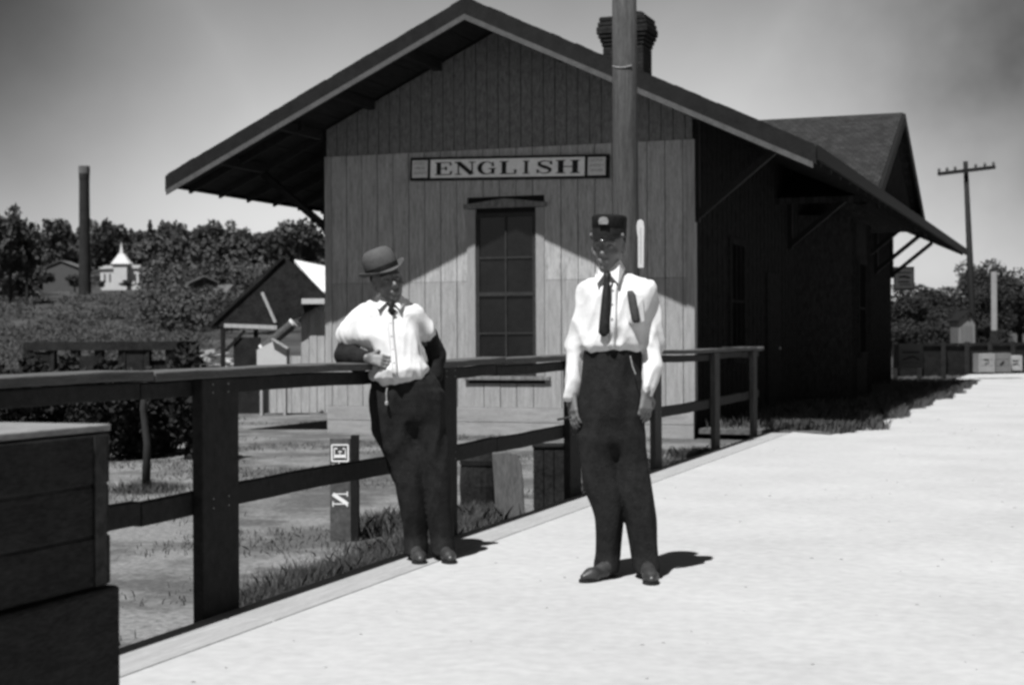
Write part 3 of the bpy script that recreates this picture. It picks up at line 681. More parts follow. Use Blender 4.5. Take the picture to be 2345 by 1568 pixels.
# ------------------------------------------------------------------ plants
def clump(name, label, cat, c, rx, ry, h, n, leaf, m_, group=None, blade=False, seed=0):
    rg_ = np.random.default_rng(seed+11); c = Vector(c)
    o = thing(name, label, cat, c, 0, group)
    if blade:
        P = rg_.normal(size=(n, 2))*np.array([rx, ry])*.45; P = np.concatenate([P, np.zeros((n, 1))-.01], 1)
        v, f = blades(P, h, leaf, rng=rg_)
    else:
        k = 7; cs_ = rg_.uniform(-1, 1, (k, 3))*np.array([rx*.6, ry*.6, h*.22])+np.array([0, 0, h*.5]); rr = rg_.uniform(.35, .6, k)
        q = rg_.integers(0, k, n); d = rg_.normal(size=(n, 3)); d /= np.linalg.norm(d, axis=1)[:, None]; d *= (rg_.uniform(.3, 1, n)**.5)[:, None]
        P = cs_[q]+d*rr[q][:, None]*np.array([rx, ry, h*.85]); P = P[P[:, 2] > 0]; v, f = cards(P, leaf, rng=rg_)
    np_mesh('foliage', v, f, m_, o)
    s_ = MB()
    for i in range(4): s_.tube([(0, 0, -.05), (rg_.normal()*rx*.3, rg_.normal()*ry*.3, h*.6)], [.012+.01*h, .004], 5)
    s_.build('stem', M_bark, o, local=True)
    return o
def edge_pt(y, dx=-.2): return (fx(y)+dx, y, G)
weeds = [(7.35, -.22, .22, .30), (7.75, -.2, .26, .26), (8.1, -.25, .2, .22), (6.95, -.3, .18, .16), (8.7, -.3, .25, .25), (9.6, -.3, .3, .3), (10.2, -.35, .25, .34), (9.9, -.8, .3, .3), (12.4, -.3, .2, .25), (14.9, -.2, .25, .28), (16.9, -.25, .3, .25)]
wl = ['weed clump just left of the leaning man, lapping over the platform edge', 'second weed clump from the leaning man along the platform edge', 'weeds at the platform edge right behind the leaning man', 'smallest weed tuft on the platform edge, nearest the big fence post', 'weeds beside the leaning man\'s right shoe', 'weeds in front of the black tarred barrel', 'tall weeds around the grey rounded slab', 'weeds on the lot behind the tarred barrel', 'weeds behind the capped man\'s legs', 'weeds at the foot of the fence just right of the capped man', 'weeds at the foot of the last fence posts']
for i, (y, dx, r, h) in enumerate(weeds):
    clump('weed_clump', wl[i], 'weeds', edge_pt(y, dx), r, r*1.4, h*.42, 1700, .0022 if y < 9 else .0035, M_grass, 'weed clumps along the platform edge', blade=True, seed=i)
b = gz(333, 1125); clump('weed_clump', 'weed clump around the foot of the bare sapling', 'weeds', b, .35, .3, .09, 1400, .003, M_grass, blade=True, seed=50)
# loose grass scattered on the lot
def lot_grass():
    rg_ = np.random.default_rng(3); n = 60000; P = np.stack([rg_.uniform(-14, -3.9, n), rg_.uniform(5.5, 24, n)], 1)
    f_ = np.sin(P[:, 0]*1.3+np.sin(P[:, 1]*.9)*1.4)+np.sin(P[:, 1]*1.9+P[:, 0]*.7)+.8*np.sin(P[:, 0]*3.1-P[:, 1]*2.3)
    P = P[(f_+rg_.normal(0, .35, n) > .7) & ~((P[:, 0] > XL-.2) & (P[:, 1] > YW-.1))]; P = np.concatenate([P, np.full((len(P), 1), G)], 1)
    v, f = blades(P, .035, .004, .6, rg_); tag(np_mesh('lot_grass', v, f, M_grass), 'sparse weedy grass in patches on the bare lot behind the fence', 'grass', kind='stuff')
lot_grass()
def verge():
    vs = []; n = 0
    m = MB(); xs = [fx(19.5)+.25]; ys = np.linspace(19.2, 41, 24); pts = []
    for i, y in enumerate(ys): pts.append((-2.95+.10*math.sin(i*1.7)+.05*math.sin(i*3.1), y))
    poly = [(XR+.06, 19.85)]+[(-3.5, 19.7)]+pts+[(XR+.06, 41)]
    m.prism(poly, 'z', -.05, .012); o = m.build('verge', M_verge); tag(o, kind='structure')
    rg_ = np.random.default_rng(5); n = 9000; P = np.stack([rg_.uniform(XR+.1, -2.95, n), rg_.uniform(19.9, 41, n), np.full(n, .01)], 1)
    m_ = 5200; yy = rg_.uniform(19.4, 40.5, m_); bump = .16*np.sin(yy*1.9)+.12*np.sin(yy*4.3+1)+.06*np.sin(yy*9)
    Q = np.stack([-2.72+bump-np.abs(rg_.normal(0, .10, m_)), yy, np.zeros(m_)], 1); x2 = rg_.uniform(-3.75, -2.75, 2200)
    Q2 = np.stack([x2, 19.75+.10*np.sin(x2*7)+.07*np.sin(x2*17)+np.abs(rg_.normal(0, .12, 2200)), np.zeros(2200)], 1); P = np.concatenate([P, Q, Q2])
    v, f = blades(P, .13, .007, .4, rg_); tag(np_mesh('verge_grass', v, f, M_grass), 'shaded rough grass strip along the trackside wall of the depot', 'grass', kind='stuff')
verge()
def grit():
    rg_ = np.random.default_rng(8); n = 260; y = 4.5+rg_.uniform(0, 1, n)**1.6*26; x = fx(y)+.4+rg_.uniform(0, 1, n)**1.2*7
    P = np.stack([x, y, np.full(n, .003)], 1); s_ = rg_.uniform(.0025, .008, n)*(1+y/16); m = MB()
    for p, q in zip(P, s_):
        a = rg_.uniform(0, 6.28, 5); a.sort(); k = [(p[0]+q*math.cos(t)*1.3, p[1]+q*math.sin(t), 0.0) for t in a]
        m.add(k+[(p[0], p[1], q*.45)], [(i, (i+1) % 5, 5) for i in range(5)])
    tag(m.build('grit', mat('grit_stone', .2, .5, 30)), 'small stones and grit scattered over the pale platform', 'grit', kind='stuff')
grit()

# dark bushes across the left lot
bl = ['leftmost dark bush behind the wooden chest', 'dark bush just above the pale top of the chest', 'dark bush left of the bare sapling', 'dark bush behind the bare sapling', 'dark bush between sapling and the big fence post', 'dark bush behind the big fence post', 'dark bush right beside the open shed']
for i, px in enumerate((20, 95, 170, 245, 320, 395, 452)):
    d = 17.3+.5*(i % 3); b = at(px, 1000, d); clump('dark_bush', bl[i], 'bush', (b.x, b.y, G), .46, .42, (1.02+.17*math.sin(i*2.3)), 5200, .033, mat('bush_leaf', .020, .6, .8, rough=.8, bump=0), 'row of dark bushes across the lot', seed=100+i)
# old stock pen rails behind bushes
pen = thing('stock_pen', 'dark board pen with square openings behind the row of bushes at left', 'fence', (at(250, 900, 26).x, at(250, 900, 26).y, G))
A = at(60, 800, 26); B = at(440, 800, 26); dv = (B-A).normalized()
for u0, u1, za, zb in ((.02, .13, .62, 1.0), (.30, .42, .60, .93), (.58, .70, .66, 1.02), (.86, .99, .5, 1.1)): p0 = A+(B-A)*u0; p1 = A+(B-A)*u1; MB().bar((p0.x, p0.y+.03, (za+zb)/2), (p1.x, p1.y+.03, (za+zb)/2), .03, zb-za).build('board_panel', M_tar, pen)
for z0, z1 in ((1.02, 1.16), (.60, .66), (.20, .30)): MB().bar((A.x, A.y, (z0+z1)/2), (B.x, B.y, (z0+z1)/2), .04, z1-z0).build('rail', M_tar, pen)
for i in range(8):
    q = A+(B-A)*i/7; MB().bar((q.x, q.y+.06, G), (q.x, q.y+.06, 1.15), .14, .09).build('post', M_side, pen)
MB().bar((A+(B-A)*.12+Vector((0, .12, 0))).xy.to_3d()+Vector((0, 0, .5)), (A+(B-A)*.98+Vector((0, .12, 0))).xy.to_3d()+Vector((0, 0, .5)), .03, .7).build('board_panel', M_side, pen)

# ------------------------------------------------------------------ shed with dark lean roof left of the depot
ds = 28.0; s0 = at(640, 968, ds); shed = thing('open_shed', 'tumbledown shed left of the depot with a dark gable, pale plank wall and open front', 'shed', (s0.x, s0.y, G), YAW)
SS = F_PX/ds
def sx(px): return (px-640)/SS
def sz(py): return CAM_H-(py-779)/SS
m = MB(); x = sx(578)
while x < sx(790):
    w_ = random.uniform(.12, .18); top = sz(818) if x < sx(684) else sz(690+random.uniform(-6, 6)); m.box(x, x+w_-.012, .02+random.uniform(0, .02), .06, G-G-.02, top-G); x += w_
m.build('plank_wall', M_plank, shed, local=True)
m = MB(); m.prism([(sx(486), sz(748)-G), (sx(600), sz(655)-G), (sx(655), sz(592)-G), (sx(700), sz(628)-G), (sx(760), sz(690)-G), (sx(700), sz(722)-G), (sx(640), sz(757)-G), (sx(560), sz(757)-G)], 'y', -.16, -.12); m.build('gable', M_tar, shed, local=True)
m = MB(); m.add([(sx(660), .9, sz(592)-G), (sx(800), .9, sz(622)-G), (sx(800), -.1, sz(668)-G+.02), (sx(738), -.1, sz(672)-G), (sx(660), .9, sz(592)-G-.05), (sx(800), .9, sz(622)-G-.05), (sx(800), -.1, sz(672)-G), (sx(738), -.1, sz(676)-G)],
    [(0, 1, 2, 3), (7, 6, 5, 4), (0, 3, 7, 4), (3, 2, 6, 7), (2, 1, 5, 6), (1, 0, 4, 5)]); m.build('roof', mat('silver_shingle', .6, .35, 8, (1, 5, 5)), shed, local=True)
m = MB(); m.bar((sx(486), .1, sz(748)-G), (sx(655), .1, sz(592)-G), .6, .05); m.build('roof', M_tar, shed, local=True)
MB().bar((sx(520), -.22, sz(748)-G), (sx(640), -.22, sz(753)-G), .07, .07).build('beam', M_plank, shed, local=True)
MB().bar((sx(606), -.22, sz(673)-G), (sx(636), -.22, sz(742)-G), .05, .05).build('brace', M_plank, shed, local=True)
for px in (515, 590): MB().bar((sx(px), -.15, -.2), (sx(px), -.15, sz(750)-G), .07, .07).build('post', M_side, shed, local=True)
MB().bar((sx(522), -.2, sz(806)-G), (sx(566), -.2, sz(760)-G), .05, .05).build('brace', M_side, shed, local=True)
MB().box(sx(540), sx(600), -.2, -.1, 0, sz(775)-G).build('rear_panel', M_tar, shed, local=True)
MB().box(sx(696), sx(748), -.24, -.18, sz(700)-G, sz(688)-G).build('ledge_board', M_white, shed, local=True)
lg = thing('log_trough', 'sloping wooden trough with pale cut ends leaning on the shed front', 'trough', at(640, 770, ds-.8), YAW)
a_ = (sx(606), 0, -.20); b_ = (sx(668), 0, .20)
MB().tube([a_, b_], .085, 14).build('log', M_pole, lg, local=True)
for q in (a_, b_):
    v = Vector(b_)-Vector(a_); v.normalize(); s_ = -1 if q is a_ else 1
    MB().tube([Vector(q)+v*s_*.005, Vector(q)+v*s_*.05], .095, 14).build('end_cap', M_white, lg, local=True)
b = at(622, 835, ds-1.0); wb = thing('white_box', 'bright white gabled hutch in front of the shed wall', 'box', (b.x, b.y, 0), YAW)
k = (ds-1.0)/F_PX
MB().prism([(-34*k, sz(852)), (34*k, sz(852)), (34*k, sz(800)), (26*k, sz(800)+.02), (6*k, sz(783)), (-34*k, sz(803))], 'y', 0, .4).build('hutch_body', M_white, wb, local=True)
MB().bar((2*k, -.03, sz(779)), (38*k, -.03, sz(800)), .1, .03).build('lid_board', M_plank, wb, local=True)
for sx_ in (-.2, .2):
    MB().box(sx_-.02, sx_+.02, .1, .3, G-.1, sz(852)-.002).build('leg', M_plank, wb, local=True)
# pale lumber pile
b = at(465, 800, 30); lpile = thing('lumber_pile', 'heap of pale broken boards on the ground left of the shed', 'lumber', (b.x, b.y, G), YAW)
r = random.Random(4)
for i in range(84):
    c0 = r.uniform(-.35, .75); z = .05+r.uniform(0, 1.0)*(1.15-.5*abs(c0)); L_ = r.uniform(.15, .5); a0 = r.uniform(-.5, .5)
    MB().bar((c0-L_/2*math.cos(a0), r.uniform(-.4, .3), z-L_/2*math.sin(a0)*.5), (c0+L_/2*math.cos(a0), r.uniform(-.4, .3), z+L_/2*math.sin(a0)*.5), .07, .03).build('board', M_plank if i % 3 else M_white, lpile, local=True)

# ------------------------------------------------------------------ far left: stack, church, houses
def ground_at(px, d):
    p = at(px, 780, d); return Vector((p.x, p.y, float(hill_z(p.x, p.y))))
b = ground_at(195, 250); sk = thing('smokestack', 'tall round factory smokestack above the trees at far left', 'chimney', b)
zt = CAM_H+(780-383)*250/F_PX-b.z
MB().lathe((0, 0, -2), [(1.0, 0), (.86, zt*.55), (.80, zt*.9+2), (.84, zt*.9+2), (.84, zt+2), (.7, zt+2), (.7, zt+1), (.001, zt+1)], 20).build('shaft', mat('stack_brick', .028, .4, 1, rough=.9), sk, local=True, smooth=False)
MB().lathe((0, 0, zt*.94), [(.85, 0), (.88, 0), (.88, zt*.058), (.85, zt*.058)], 20).build('crown_band', mat('stack_top', .13, .4, 1), sk, local=True)
def house(name, label, px, d, w_, dp, hw, hr, mw, mr_, py_base, rz=0, cat='house'):
    p = at(px, py_base, d); gr = ground_at(px, d).z; zb = min(p.z, gr)
    o = thing(name, label, cat, (p.x, p.y, p.z), YAW+rz)
    MB().prism([(-w_/2, zb-p.z-.5), (w_/2, zb-p.z-.5), (w_/2, hw), (0, hw+hr), (-w_/2, hw)], 'y', 0, dp).build('wall', mw, o, local=True)
    m = MB(); t = .12
    for s in (-1, 1): m.prism([(s*.001, hw+hr+.14), (s*(w_/2+.3), hw-.3*hr/(w_/2)+.14), (s*(w_/2+.3), hw-.3*hr/(w_/2)+.02), (s*.001, hw+hr+.02)], 'y', -.25, dp+.25)
    m.build('roof', mr_, o, local=True)
    for i in (-1, 1): MB().box(i*w_*.24-.35, i*w_*.24+.35, -.04, .02, hw*.35, hw*.35+1.2).build('window', M_sash, o, local=True)
    return o, gr
# church: body side-on with a tower and spire
p = at(278, 665, 300); ch = thing('white_church', 'small white church with a pointed spire on the wooded hillside', 'church', p, YAW)
K = 300/F_PX
m = MB(); m.prism([(-48*K, -1.5), (50*K, -1.5), (50*K, 52*K), (20*K, 54*K), (-48*K, 50*K)], 'y', 0, 6); m.build('nave_wall', M_white, ch, local=True)
m = MB(); m.prism([(-50*K, 49*K), (52*K, 51*K), (40*K, 58*K), (-38*K, 57*K)], 'y', -.3, 6.3); m.build('roof', M_white, ch, local=True)
m = MB(); m.box(-14*K, 16*K, -1.2, 1.3, -1.5, 62*K)
m.add([(-20*K, -1.5, 60*K), (24*K, -1.5, 60*K), (24*K, 1.6, 60*K), (-20*K, 1.6, 60*K), (-5*K, -.3, 84*K), (6*K, -.3, 84*K), (6*K, .5, 84*K), (-5*K, .5, 84*K)], [(0, 3, 2, 1), (4, 5, 6, 7), (0, 1, 5, 4), (1, 2, 6, 5), (2, 3, 7, 6), (3, 0, 4, 7)])
m.build('tower', M_white, ch, local=True)
MB().add([(-4*K, -.25, 84.2*K), (5*K, -.25, 84.2*K), (5*K, .45, 84.2*K), (-4*K, .45, 84.2*K), (0, .1, 112*K)], [(0, 3, 2, 1), (0, 1, 4), (1, 2, 4), (2, 3, 4), (3, 0, 4)]).build('spire', M_white, ch, local=True)
for i in (-38, -26, 32, 42): MB().box((i-2)*K, (i+2)*K, -.05, .02, 20*K, 38*K).build('window', M_grey, ch, local=True)
house('white_house', 'tiny white house at the far left edge of the wooded hillside', 33, 280, 3.0, 5, 2.4, 1.3, M_white, M_hroof, 642)
house('grey_house', 'dim grey house between the smokestack and the left trees', 140, 270, 6.2, 6, 3.6, 1.2, M_grey, M_hroof, 662)
house('white_house', 'tiny white house just right of the church', 352, 310, 1.7, 4, 1.4, .7, M_white, M_hroof, 632)
house('gabled_house', 'pale grey gabled house among trees above the shed', 532, 150, 1.9, 4, 1.3, 1.1, mat('pale_grey', .3, .2, 2), M_hroof, 712, .5)
house('low_house', 'low grey house just left of the shed roof', 468, 130, 1.8, 4, 1.6, .4, M_grey, M_hroof, 690, .3)

# ------------------------------------------------------------------ forest and trees
def tree_mesh(h, cr_, n, leaf, seed, conifer=False, m_=None):
    rg_ = np.random.default_rng(seed)
    if conifer:
        z = rg_.uniform(.18, 1, n)**1.0; lay = np.floor(z*9)/9; rad = cr_*(1.05-z)*(0.75+.5*((z*9) % 1 < .5)); a = rg_.uniform(0, 2*PI, n); r = rad*rg_.uniform(.3, 1, n)**.6
        P = np.stack([r*np.cos(a), r*np.sin(a), z*h-.12*r], 1)
    else:
        k = 16; ang = rg_.uniform(0, 2*PI, k); q = rg_.uniform(0, .75, k); zc = rg_.uniform(.38, .86, k)
        C = np.stack([np.cos(ang)*cr_*q, np.sin(ang)*cr_*q, zc*h], 1); rr = cr_*rg_.uniform(.25, .48, k)
        w_ = rr**2/np.sum(rr**2); j = rg_.choice(k, n, p=w_); d = rg_.normal(size=(n, 3)); d /= np.linalg.norm(d, axis=1)[:, None]; d[:, 2] *= .8
        P = C[j]+d*(rr[j]*rg_.uniform(.45, 1.08, n)**.7)[:, None]
    return P
TREE_CACHE = {}
def tree(name, label, loc, h, cr_, kind=0, group=None, near=False, m_=None):
    key = (kind, near, m_.name if m_ else '')
    loc = Vector(loc)
    if key not in TREE_CACHE:
        base_h = 10.0; cr0 = 4.0 if kind < 3 else 2.2
        n = 7000 if near else 2600; leaf = .13 if near else .28
        o = thing(name, label, 'tree', loc, 0, group)
        P = tree_mesh(base_h, cr0, n, leaf, 20+kind, kind == 3); v, f = cards(P, leaf, rng=np.random.default_rng(kind))
        np_mesh('crown', v, f, m_ or (M_leaf if near else mat('skyline_leaf_haze', .06, .6, .5, rough=.9, bump=0)), o)  # far trees paler: distance haze put into the leaf colour
        t = MB(); t.tube([(0, 0, -1), (0.05, 0, 2.5), (-.05, .05, 5), (0, 0, 7.6)], [.32, .24, .17, .06], 8)
        rg_ = random.Random(kind)
        if kind < 3:
            for i in range(7):
                a = rg_.uniform(0, 6.28); z = rg_.uniform(2.6, 5.5); t.tube([(0, 0, z), (math.cos(a)*1.4, math.sin(a)*1.4, z+1.2), (math.cos(a)*2.6, math.sin(a)*2.6, z+2.6)], [.12, .08, .03], 6)
        t.build('trunk', M_bark, o, local=True)
        TREE_CACHE[key] = (o, cr0)
    else: o = dup(TREE_CACHE[key][0], loc=loc)
    cr0 = TREE_CACHE[key][1]
    o.scale = (cr_/cr0, cr_/cr0, h/10.0); o.rotation_euler = (0, 0, random.uniform(0, 6.28)); o.name = name
    tag(o, label, 'tree', group)
    return o
def forest():
    rg_ = np.random.default_rng(9); Ps = []; Ss = []
    for i in range(560):
        px = rg_.uniform(-260, 830); d = rg_.uniform(305, 450); p = ground_at(px, d)
        if abs(px-278) < 95 and d < 335: continue
        h = rg_.uniform(7, 11.5); c = rg_.uniform(2.2, 4.0); n = 430
        P = tree_mesh(h, c, n, 1, 1000+i, rg_.random() < .2)+np.array(p); Ps.append(P); Ss.append(rg_.uniform(.2, .62, n))
    for i in range(230):
        px = rg_.uniform(330, 820); d = rg_.uniform(110, 300); p = ground_at(px, d); h = rg_.uniform(2.5, 5.5)*(.5+d/500); c = h*.5; n = 420
        P = tree_mesh(h, c, n, 1, 3000+i)+np.array(p); Ps.append(P); Ss.append(rg_.uniform(.12, .34, n)*(d/220))
    for i in range(150):
        px = rg_.uniform(-200, 330); d = rg_.uniform(225, 300); p = ground_at(px, d)
        if 160 < px < 395 and d < 302: continue
        if 85 < px < 190 and d < 270: continue
        if px < 50 and 620 > 779-(p.z-1.2)*F_PX/d > 9e9: continue
        h = rg_.uniform(4, 7); n = 300; P = tree_mesh(h, h*.45, n, 1, 5000+i)+np.array(p); P[:, 2] -= h*.2; Ps.append(P); Ss.append(rg_.uniform(.2, .6, n))
    P = np.concatenate(Ps); S_ = np.concatenate(Ss); v, f = cards(P, S_, rng=rg_)
    tag(np_mesh('forest', v, f, mat('forest_leaf_haze', .075, .6, .09, rough=.9, bump=0, fine=.8)), 'dark wooded hillside beyond the lot at left', 'forest', kind='stuff')  # leaf tone lightened to carry the haze over the wooded hill
forest()
def brush():
    rg_ = np.random.default_rng(12); Ps = []; Ss = []
    for i in range(900):
        d = 60/(1-rg_.uniform(0, .72)); px = rg_.uniform(-260, 470); p = ground_at(px, d); h = rg_.uniform(.3, .9)*(.5+d/120); n = 150
        q = rg_.normal(size=(n, 3))*np.array([h*.8, h*.8, h*.3]); q[:, 2] = np.abs(q[:, 2]); Ps.append(q+np.array(p)); Ss.append(rg_.uniform(.5, 1.3, n)*d/1500)
    P = np.concatenate(Ps); v, f = cards(P, np.concatenate(Ss), .6, rng=rg_)
    tag(np_mesh('hillside_brush', v, f, mat('brush_leaf', .075, .5, .15, rough=.95, bump=0, fine=1.5)), 'low rough brush covering the slope between the pen and the wooded hill', 'brush', kind='stuff')
brush()
sky_tr = [(25, 470, 190, 3.6), (-10, 452, 185, 3.8), (62, 500, 205, 2.6), (128, 482, 300, 4.2), (150, 505, 330, 3.2), (235, 500, 320, 3.8), (262, 498, 340, 3.8), (345, 512, 360, 2.2), (404, 506, 350, 3.8), (468, 504, 350, 4.0), (500, 496, 345, 5.0), (555, 522, 360, 3.2), (610, 520, 340, 4.0), (648, 500, 260, 3.2), (690, 505, 240, 4.6)]
slab_ = ['tallest dark tree at the far left edge', 'dark tree cut by the left picture edge', 'dark tree falling away right of the tall left trees', 'round treetop left of the smokestack', 'treetop touching the smokestack on its left', 'treetop just right of the smokestack', 'second treetop right of the smokestack', 'thin pointed treetop above the church', 'pointed treetop under the tip of the depot eave', 'treetop left of the highest crown under the eave', 'highest crown on the skyline under the depot eave', 'low crown right of the highest skyline crown', 'crown midway between eave tip and depot wall', 'near treetop left of the depot corner', 'leafy tree right beside the depot corner']
for i, (px, py, d, c) in enumerate(sky_tr):
    g_ = ground_at(px, d); zt = CAM_H+(780-py)*d/F_PX; tree('hillside_tree', slab_[i], g_, max(zt-g_.z, 3)*1.03, c, 3 if i in (7,) else i % 3, 'trees on the left skyline')
midt = [(292, 640, 292, 1.7, 'round dark tree right in front of the church'), (232, 655, 292, 1.0, 'low tree at the left corner of the church'), (172, 628, 262, 2.0, 'dark tree at the foot of the smokestack'), (72, 600, 250, 4.0, 'dark tree between the two houses at far left'), (358, 632, 304, 1.6, 'dark tree right of the church'), (375, 640, 290, 3.0, 'dark tree below and right of the church'), (20, 640, 240, 2.4, 'tree under the white house at far left')]
for i, (px, py, d, c, lb) in enumerate(midt):
    g_ = ground_at(px, d); zt = CAM_H+(780-py)*d/F_PX; tree('hillside_tree', lb, g_, max(zt-g_.z, 2.0), c, i % 3, 'trees on the hillside')
rt = [(2070, 665, 62, 1.5), (2105, 640, 70, 1.7), (2140, 660, 80, 1.6), (2165, 690, 66, 1.2), (2195, 672, 90, 1.6), (2245, 606, 90, 1.8), (2262, 640, 75, 1.5), (2300, 615, 88, 2.3), (2335, 640, 80, 2.0), (2375, 655, 84, 2.2), (2120, 720, 58, 1.2), (2065, 740, 55, 1.2), (2240, 720, 70, 1.2), (2180, 725, 60, 1.1)]
rl = ['dark tree right behind the hanging depot sign', 'tree right of the hanging depot sign', 'tree in the middle between depot and telegraph pole', 'low tree left of the narrow outhouse', 'tree with ragged top left of the telegraph pole', 'tall dark tree just right of the telegraph pole', 'dark tree behind the white post', 'broad dark tree right of the white post', 'dark tree at the right picture edge', 'tree cut off by the right picture edge', 'low bushy tree above the freight box', 'low bushy tree at the depot\'s far corner', 'low tree right of the narrow outhouse', 'low bushy tree beside the narrow outhouse\'s left wall']
for i, (px, py, d, c) in enumerate(rt):
    p = at(px, 780, d); zt = CAM_H+(757-py)*d/F_PX; tree('trackside_tree', rl[i], (p.x, p.y, G), (zt-G)*1.16, c*1.15, i % 3, 'trees beyond the depot at right', near=True)

# ------------------------------------------------------------------ right background objects
p = at(2228, 757, 59); tp = thing('telegraph_pole', 'slender telegraph pole with one crossarm, leaning slightly left', 'telegraph pole', (p.x, p.y, G))
t_ = at(2210, 370, 59)
MB().tube([(p.x+.02, p.y, G-.3), (p.x, p.y, 1.3), (t_.x, t_.y, t_.z)], [.17, .14, .085], 12).build('shaft', M_dark, tp, smooth=True)
a_ = at(2147, 399, 58.8); b_ = at(2278, 383, 58.8); MB().bar(a_, b_, .10, .13).build('crossarm', M_dark, tp)
for k in (.02, .16, .30, .66, .82, .97):
    q = a_.lerp(b_, k); MB().lathe((q.x, q.y, q.z+.07), [(.02, 0), (.055, .03), (.06, .08), (.035, .13), (.01, .15)], 10).build('insulator', M_grey, tp)
p = at(2276, 757, 56); wp = thing('white_signal_post', 'slim white-painted post with a ball finial beside the telegraph pole', 'post', (p.x, p.y, G))
zt = CAM_H+(757-612)*56/F_PX
MB().box(p.x-.10, p.x+.10, p.y-.1, p.y+.1, 1.35, zt).build('shaft', mat('post_white', .26, .15, 6), wp, bevel=.02)
MB().box(p.x-.13, p.x+.13, p.y-.13, p.y+.13, G-.1, 1.348).build('base', M_tar, wp)
MB().lathe((p.x, p.y, zt), [(.05, 0), (.05, .06), (.10, .12), (.11, .2), (.08, .28), (.01, .31)], 14).build('finial', M_grey, wp, smooth=True)
# narrow outhouse
p = at(2213, 784, 53); oh = thing('outhouse', 'narrow grey wooden outhouse with a pointed roof left of the telegraph pole', 'outhouse', (p.x, p.y, G), YAW)
k = 53/F_PX; hz = lambda py: CAM_H+(757-py)*k-G
MB().prism([(-19*k, 0), (19*k, 0), (19*k, hz(722)), (6*k, hz(703)), (-19*k, hz(720))], 'y', 0, 1.0).build('wall', mat('outhouse_wall', .17, .2, 4, (4, 4, .5)), oh, local=True)
MB().prism([(-22*k, hz(722)), (6*k, hz(699)), (6*k, hz(704)), (-22*k, hz(726))], 'y', -.1, 1.1).build('roof', M_dark, oh, local=True)
MB().prism([(6.03*k, hz(699)), (22*k, hz(722)), (22*k, hz(727)), (6.03*k, hz(704))], 'y', -.1, 1.1).build('roof', M_dark, oh, local=True)
MB().box(4*k, 9*k, -.03, .01, hz(722), hz(712)).build('vent', M_sash, oh, local=True)
MB().box(-12*k, 12*k, -.035, .01, .05, hz(735)).build('door', mat('outhouse_door', .13, .2, 4, (4, 4, .5)), oh, local=True)
# dark loading dock / board fence at the end of the walk
A = at(2050, 784, 47); B = at(2420, 784, 50)
dk = thing('board_fence', 'long low black board fence closing the far end of the platform', 'fence', (A.x, A.y, 0))
m = MB(); n = 60
for i in range(n):
    q = A.lerp(B, i/n); q2 = A.lerp(B, (i+.93)/n); m.bar((q.x, q.y, .43), (q2.x, q2.y, .43), .03, .92+random.uniform(-.06, .04))
m.build('boards', M_tar, dk)
m = MB(); m.bar((A.x, A.y-.05, .92), (B.x, B.y-.05, .92), .06, .08); m.build('rail', M_tar, dk)
for i in range(8): q = A.lerp(B, i/7); MB().box(q.x-.07, q.x+.07, q.y-.17, q.y-.03, -.1, 1.0).build('post', M_tar, dk)
def barrow(px, py, d, w_, h_, label, v, marks):
    p = at(px, py, d); o = thing('freight_crate', label, 'crate', (p.x, p.y, max(p.z, .0)), YAW, 'crates at the end of the platform')
    mm_ = mat('crate_pale_%d' % int(v*100), v, .15, 5)
    m = MB()
    for i in range(3): m.box(-w_/2, w_/2, -.25, .25, h_*i/3+.003, h_*(i+1)/3-.006)
    m.build('box_body', mm_, o, local=True, bevel=.01)
    MB().box(-w_/2-.02, -w_/2+.04, -.27, .26, .0, h_).build('batten', mm_, o, local=True); MB().box(w_/2-.04, w_/2+.02, -.27, .26, .0, h_).build('batten', mm_, o, local=True)
    q = MB(); strokes_mesh(q, marks, lambda u, v_, dd: ((u-.5)*w_*.6, -.254-dd, h_*(.2+.6*v_))); q.build('stencil_mark', M_side, o, local=True)
barrow(2252, 852, 43.5, .40, .52, 'leftmost and palest stencilled crate at the end of the platform', .26, [([(.2, .8), (.7, .75), (.75, .5), (.3, .4)], [.12, .16, .1, .1])])
barrow(2288, 852, 43.6, .42, .53, 'middle darker crate of the three at the end of the platform', .15, [([(.3, .3), (.7, .6)], [.2, .25])])
barrow(2318, 848, 43.8, .32, .42, 'rightmost smallest crate at the end of the platform', .32, [([(.1, .35), (.9, .45)], [.12, .15]), ([(.1, .7), (.9, .7)], [.1, .1])])
p = at(2085, 843, 38); fb = thing('freight_box', 'grey freight box with faded stencilling against the far end of the depot', 'crate', (-4.3+.0, p.y-.2, .0), 0)
p = at(2085, 843, 41); fb.location = (p.x, p.y, p.z); fb.rotation_euler = (0, 0, YAW); k = 41/F_PX
m = MB()
for i in range(4): m.box(-28*k, 28*k, 0, .55, 14*i*k+.004, 14*(i+1)*k)
m.build('box_body', mat('freight_grey', .13, .2, 5), fb, local=True, bevel=.01)
q = MB(); strokes_mesh(q, [([(.1, .75), (.9, .75)], [.1, .1]), ([(.1, .3), (.6, .5), (.9, .3)], [.08, .1, .08])], lambda u, v_, dd: ((u-.5)*48*k, -.004-dd, (8+v_*38)*k)); q.build('stencil_mark', M_side, fb, local=True)
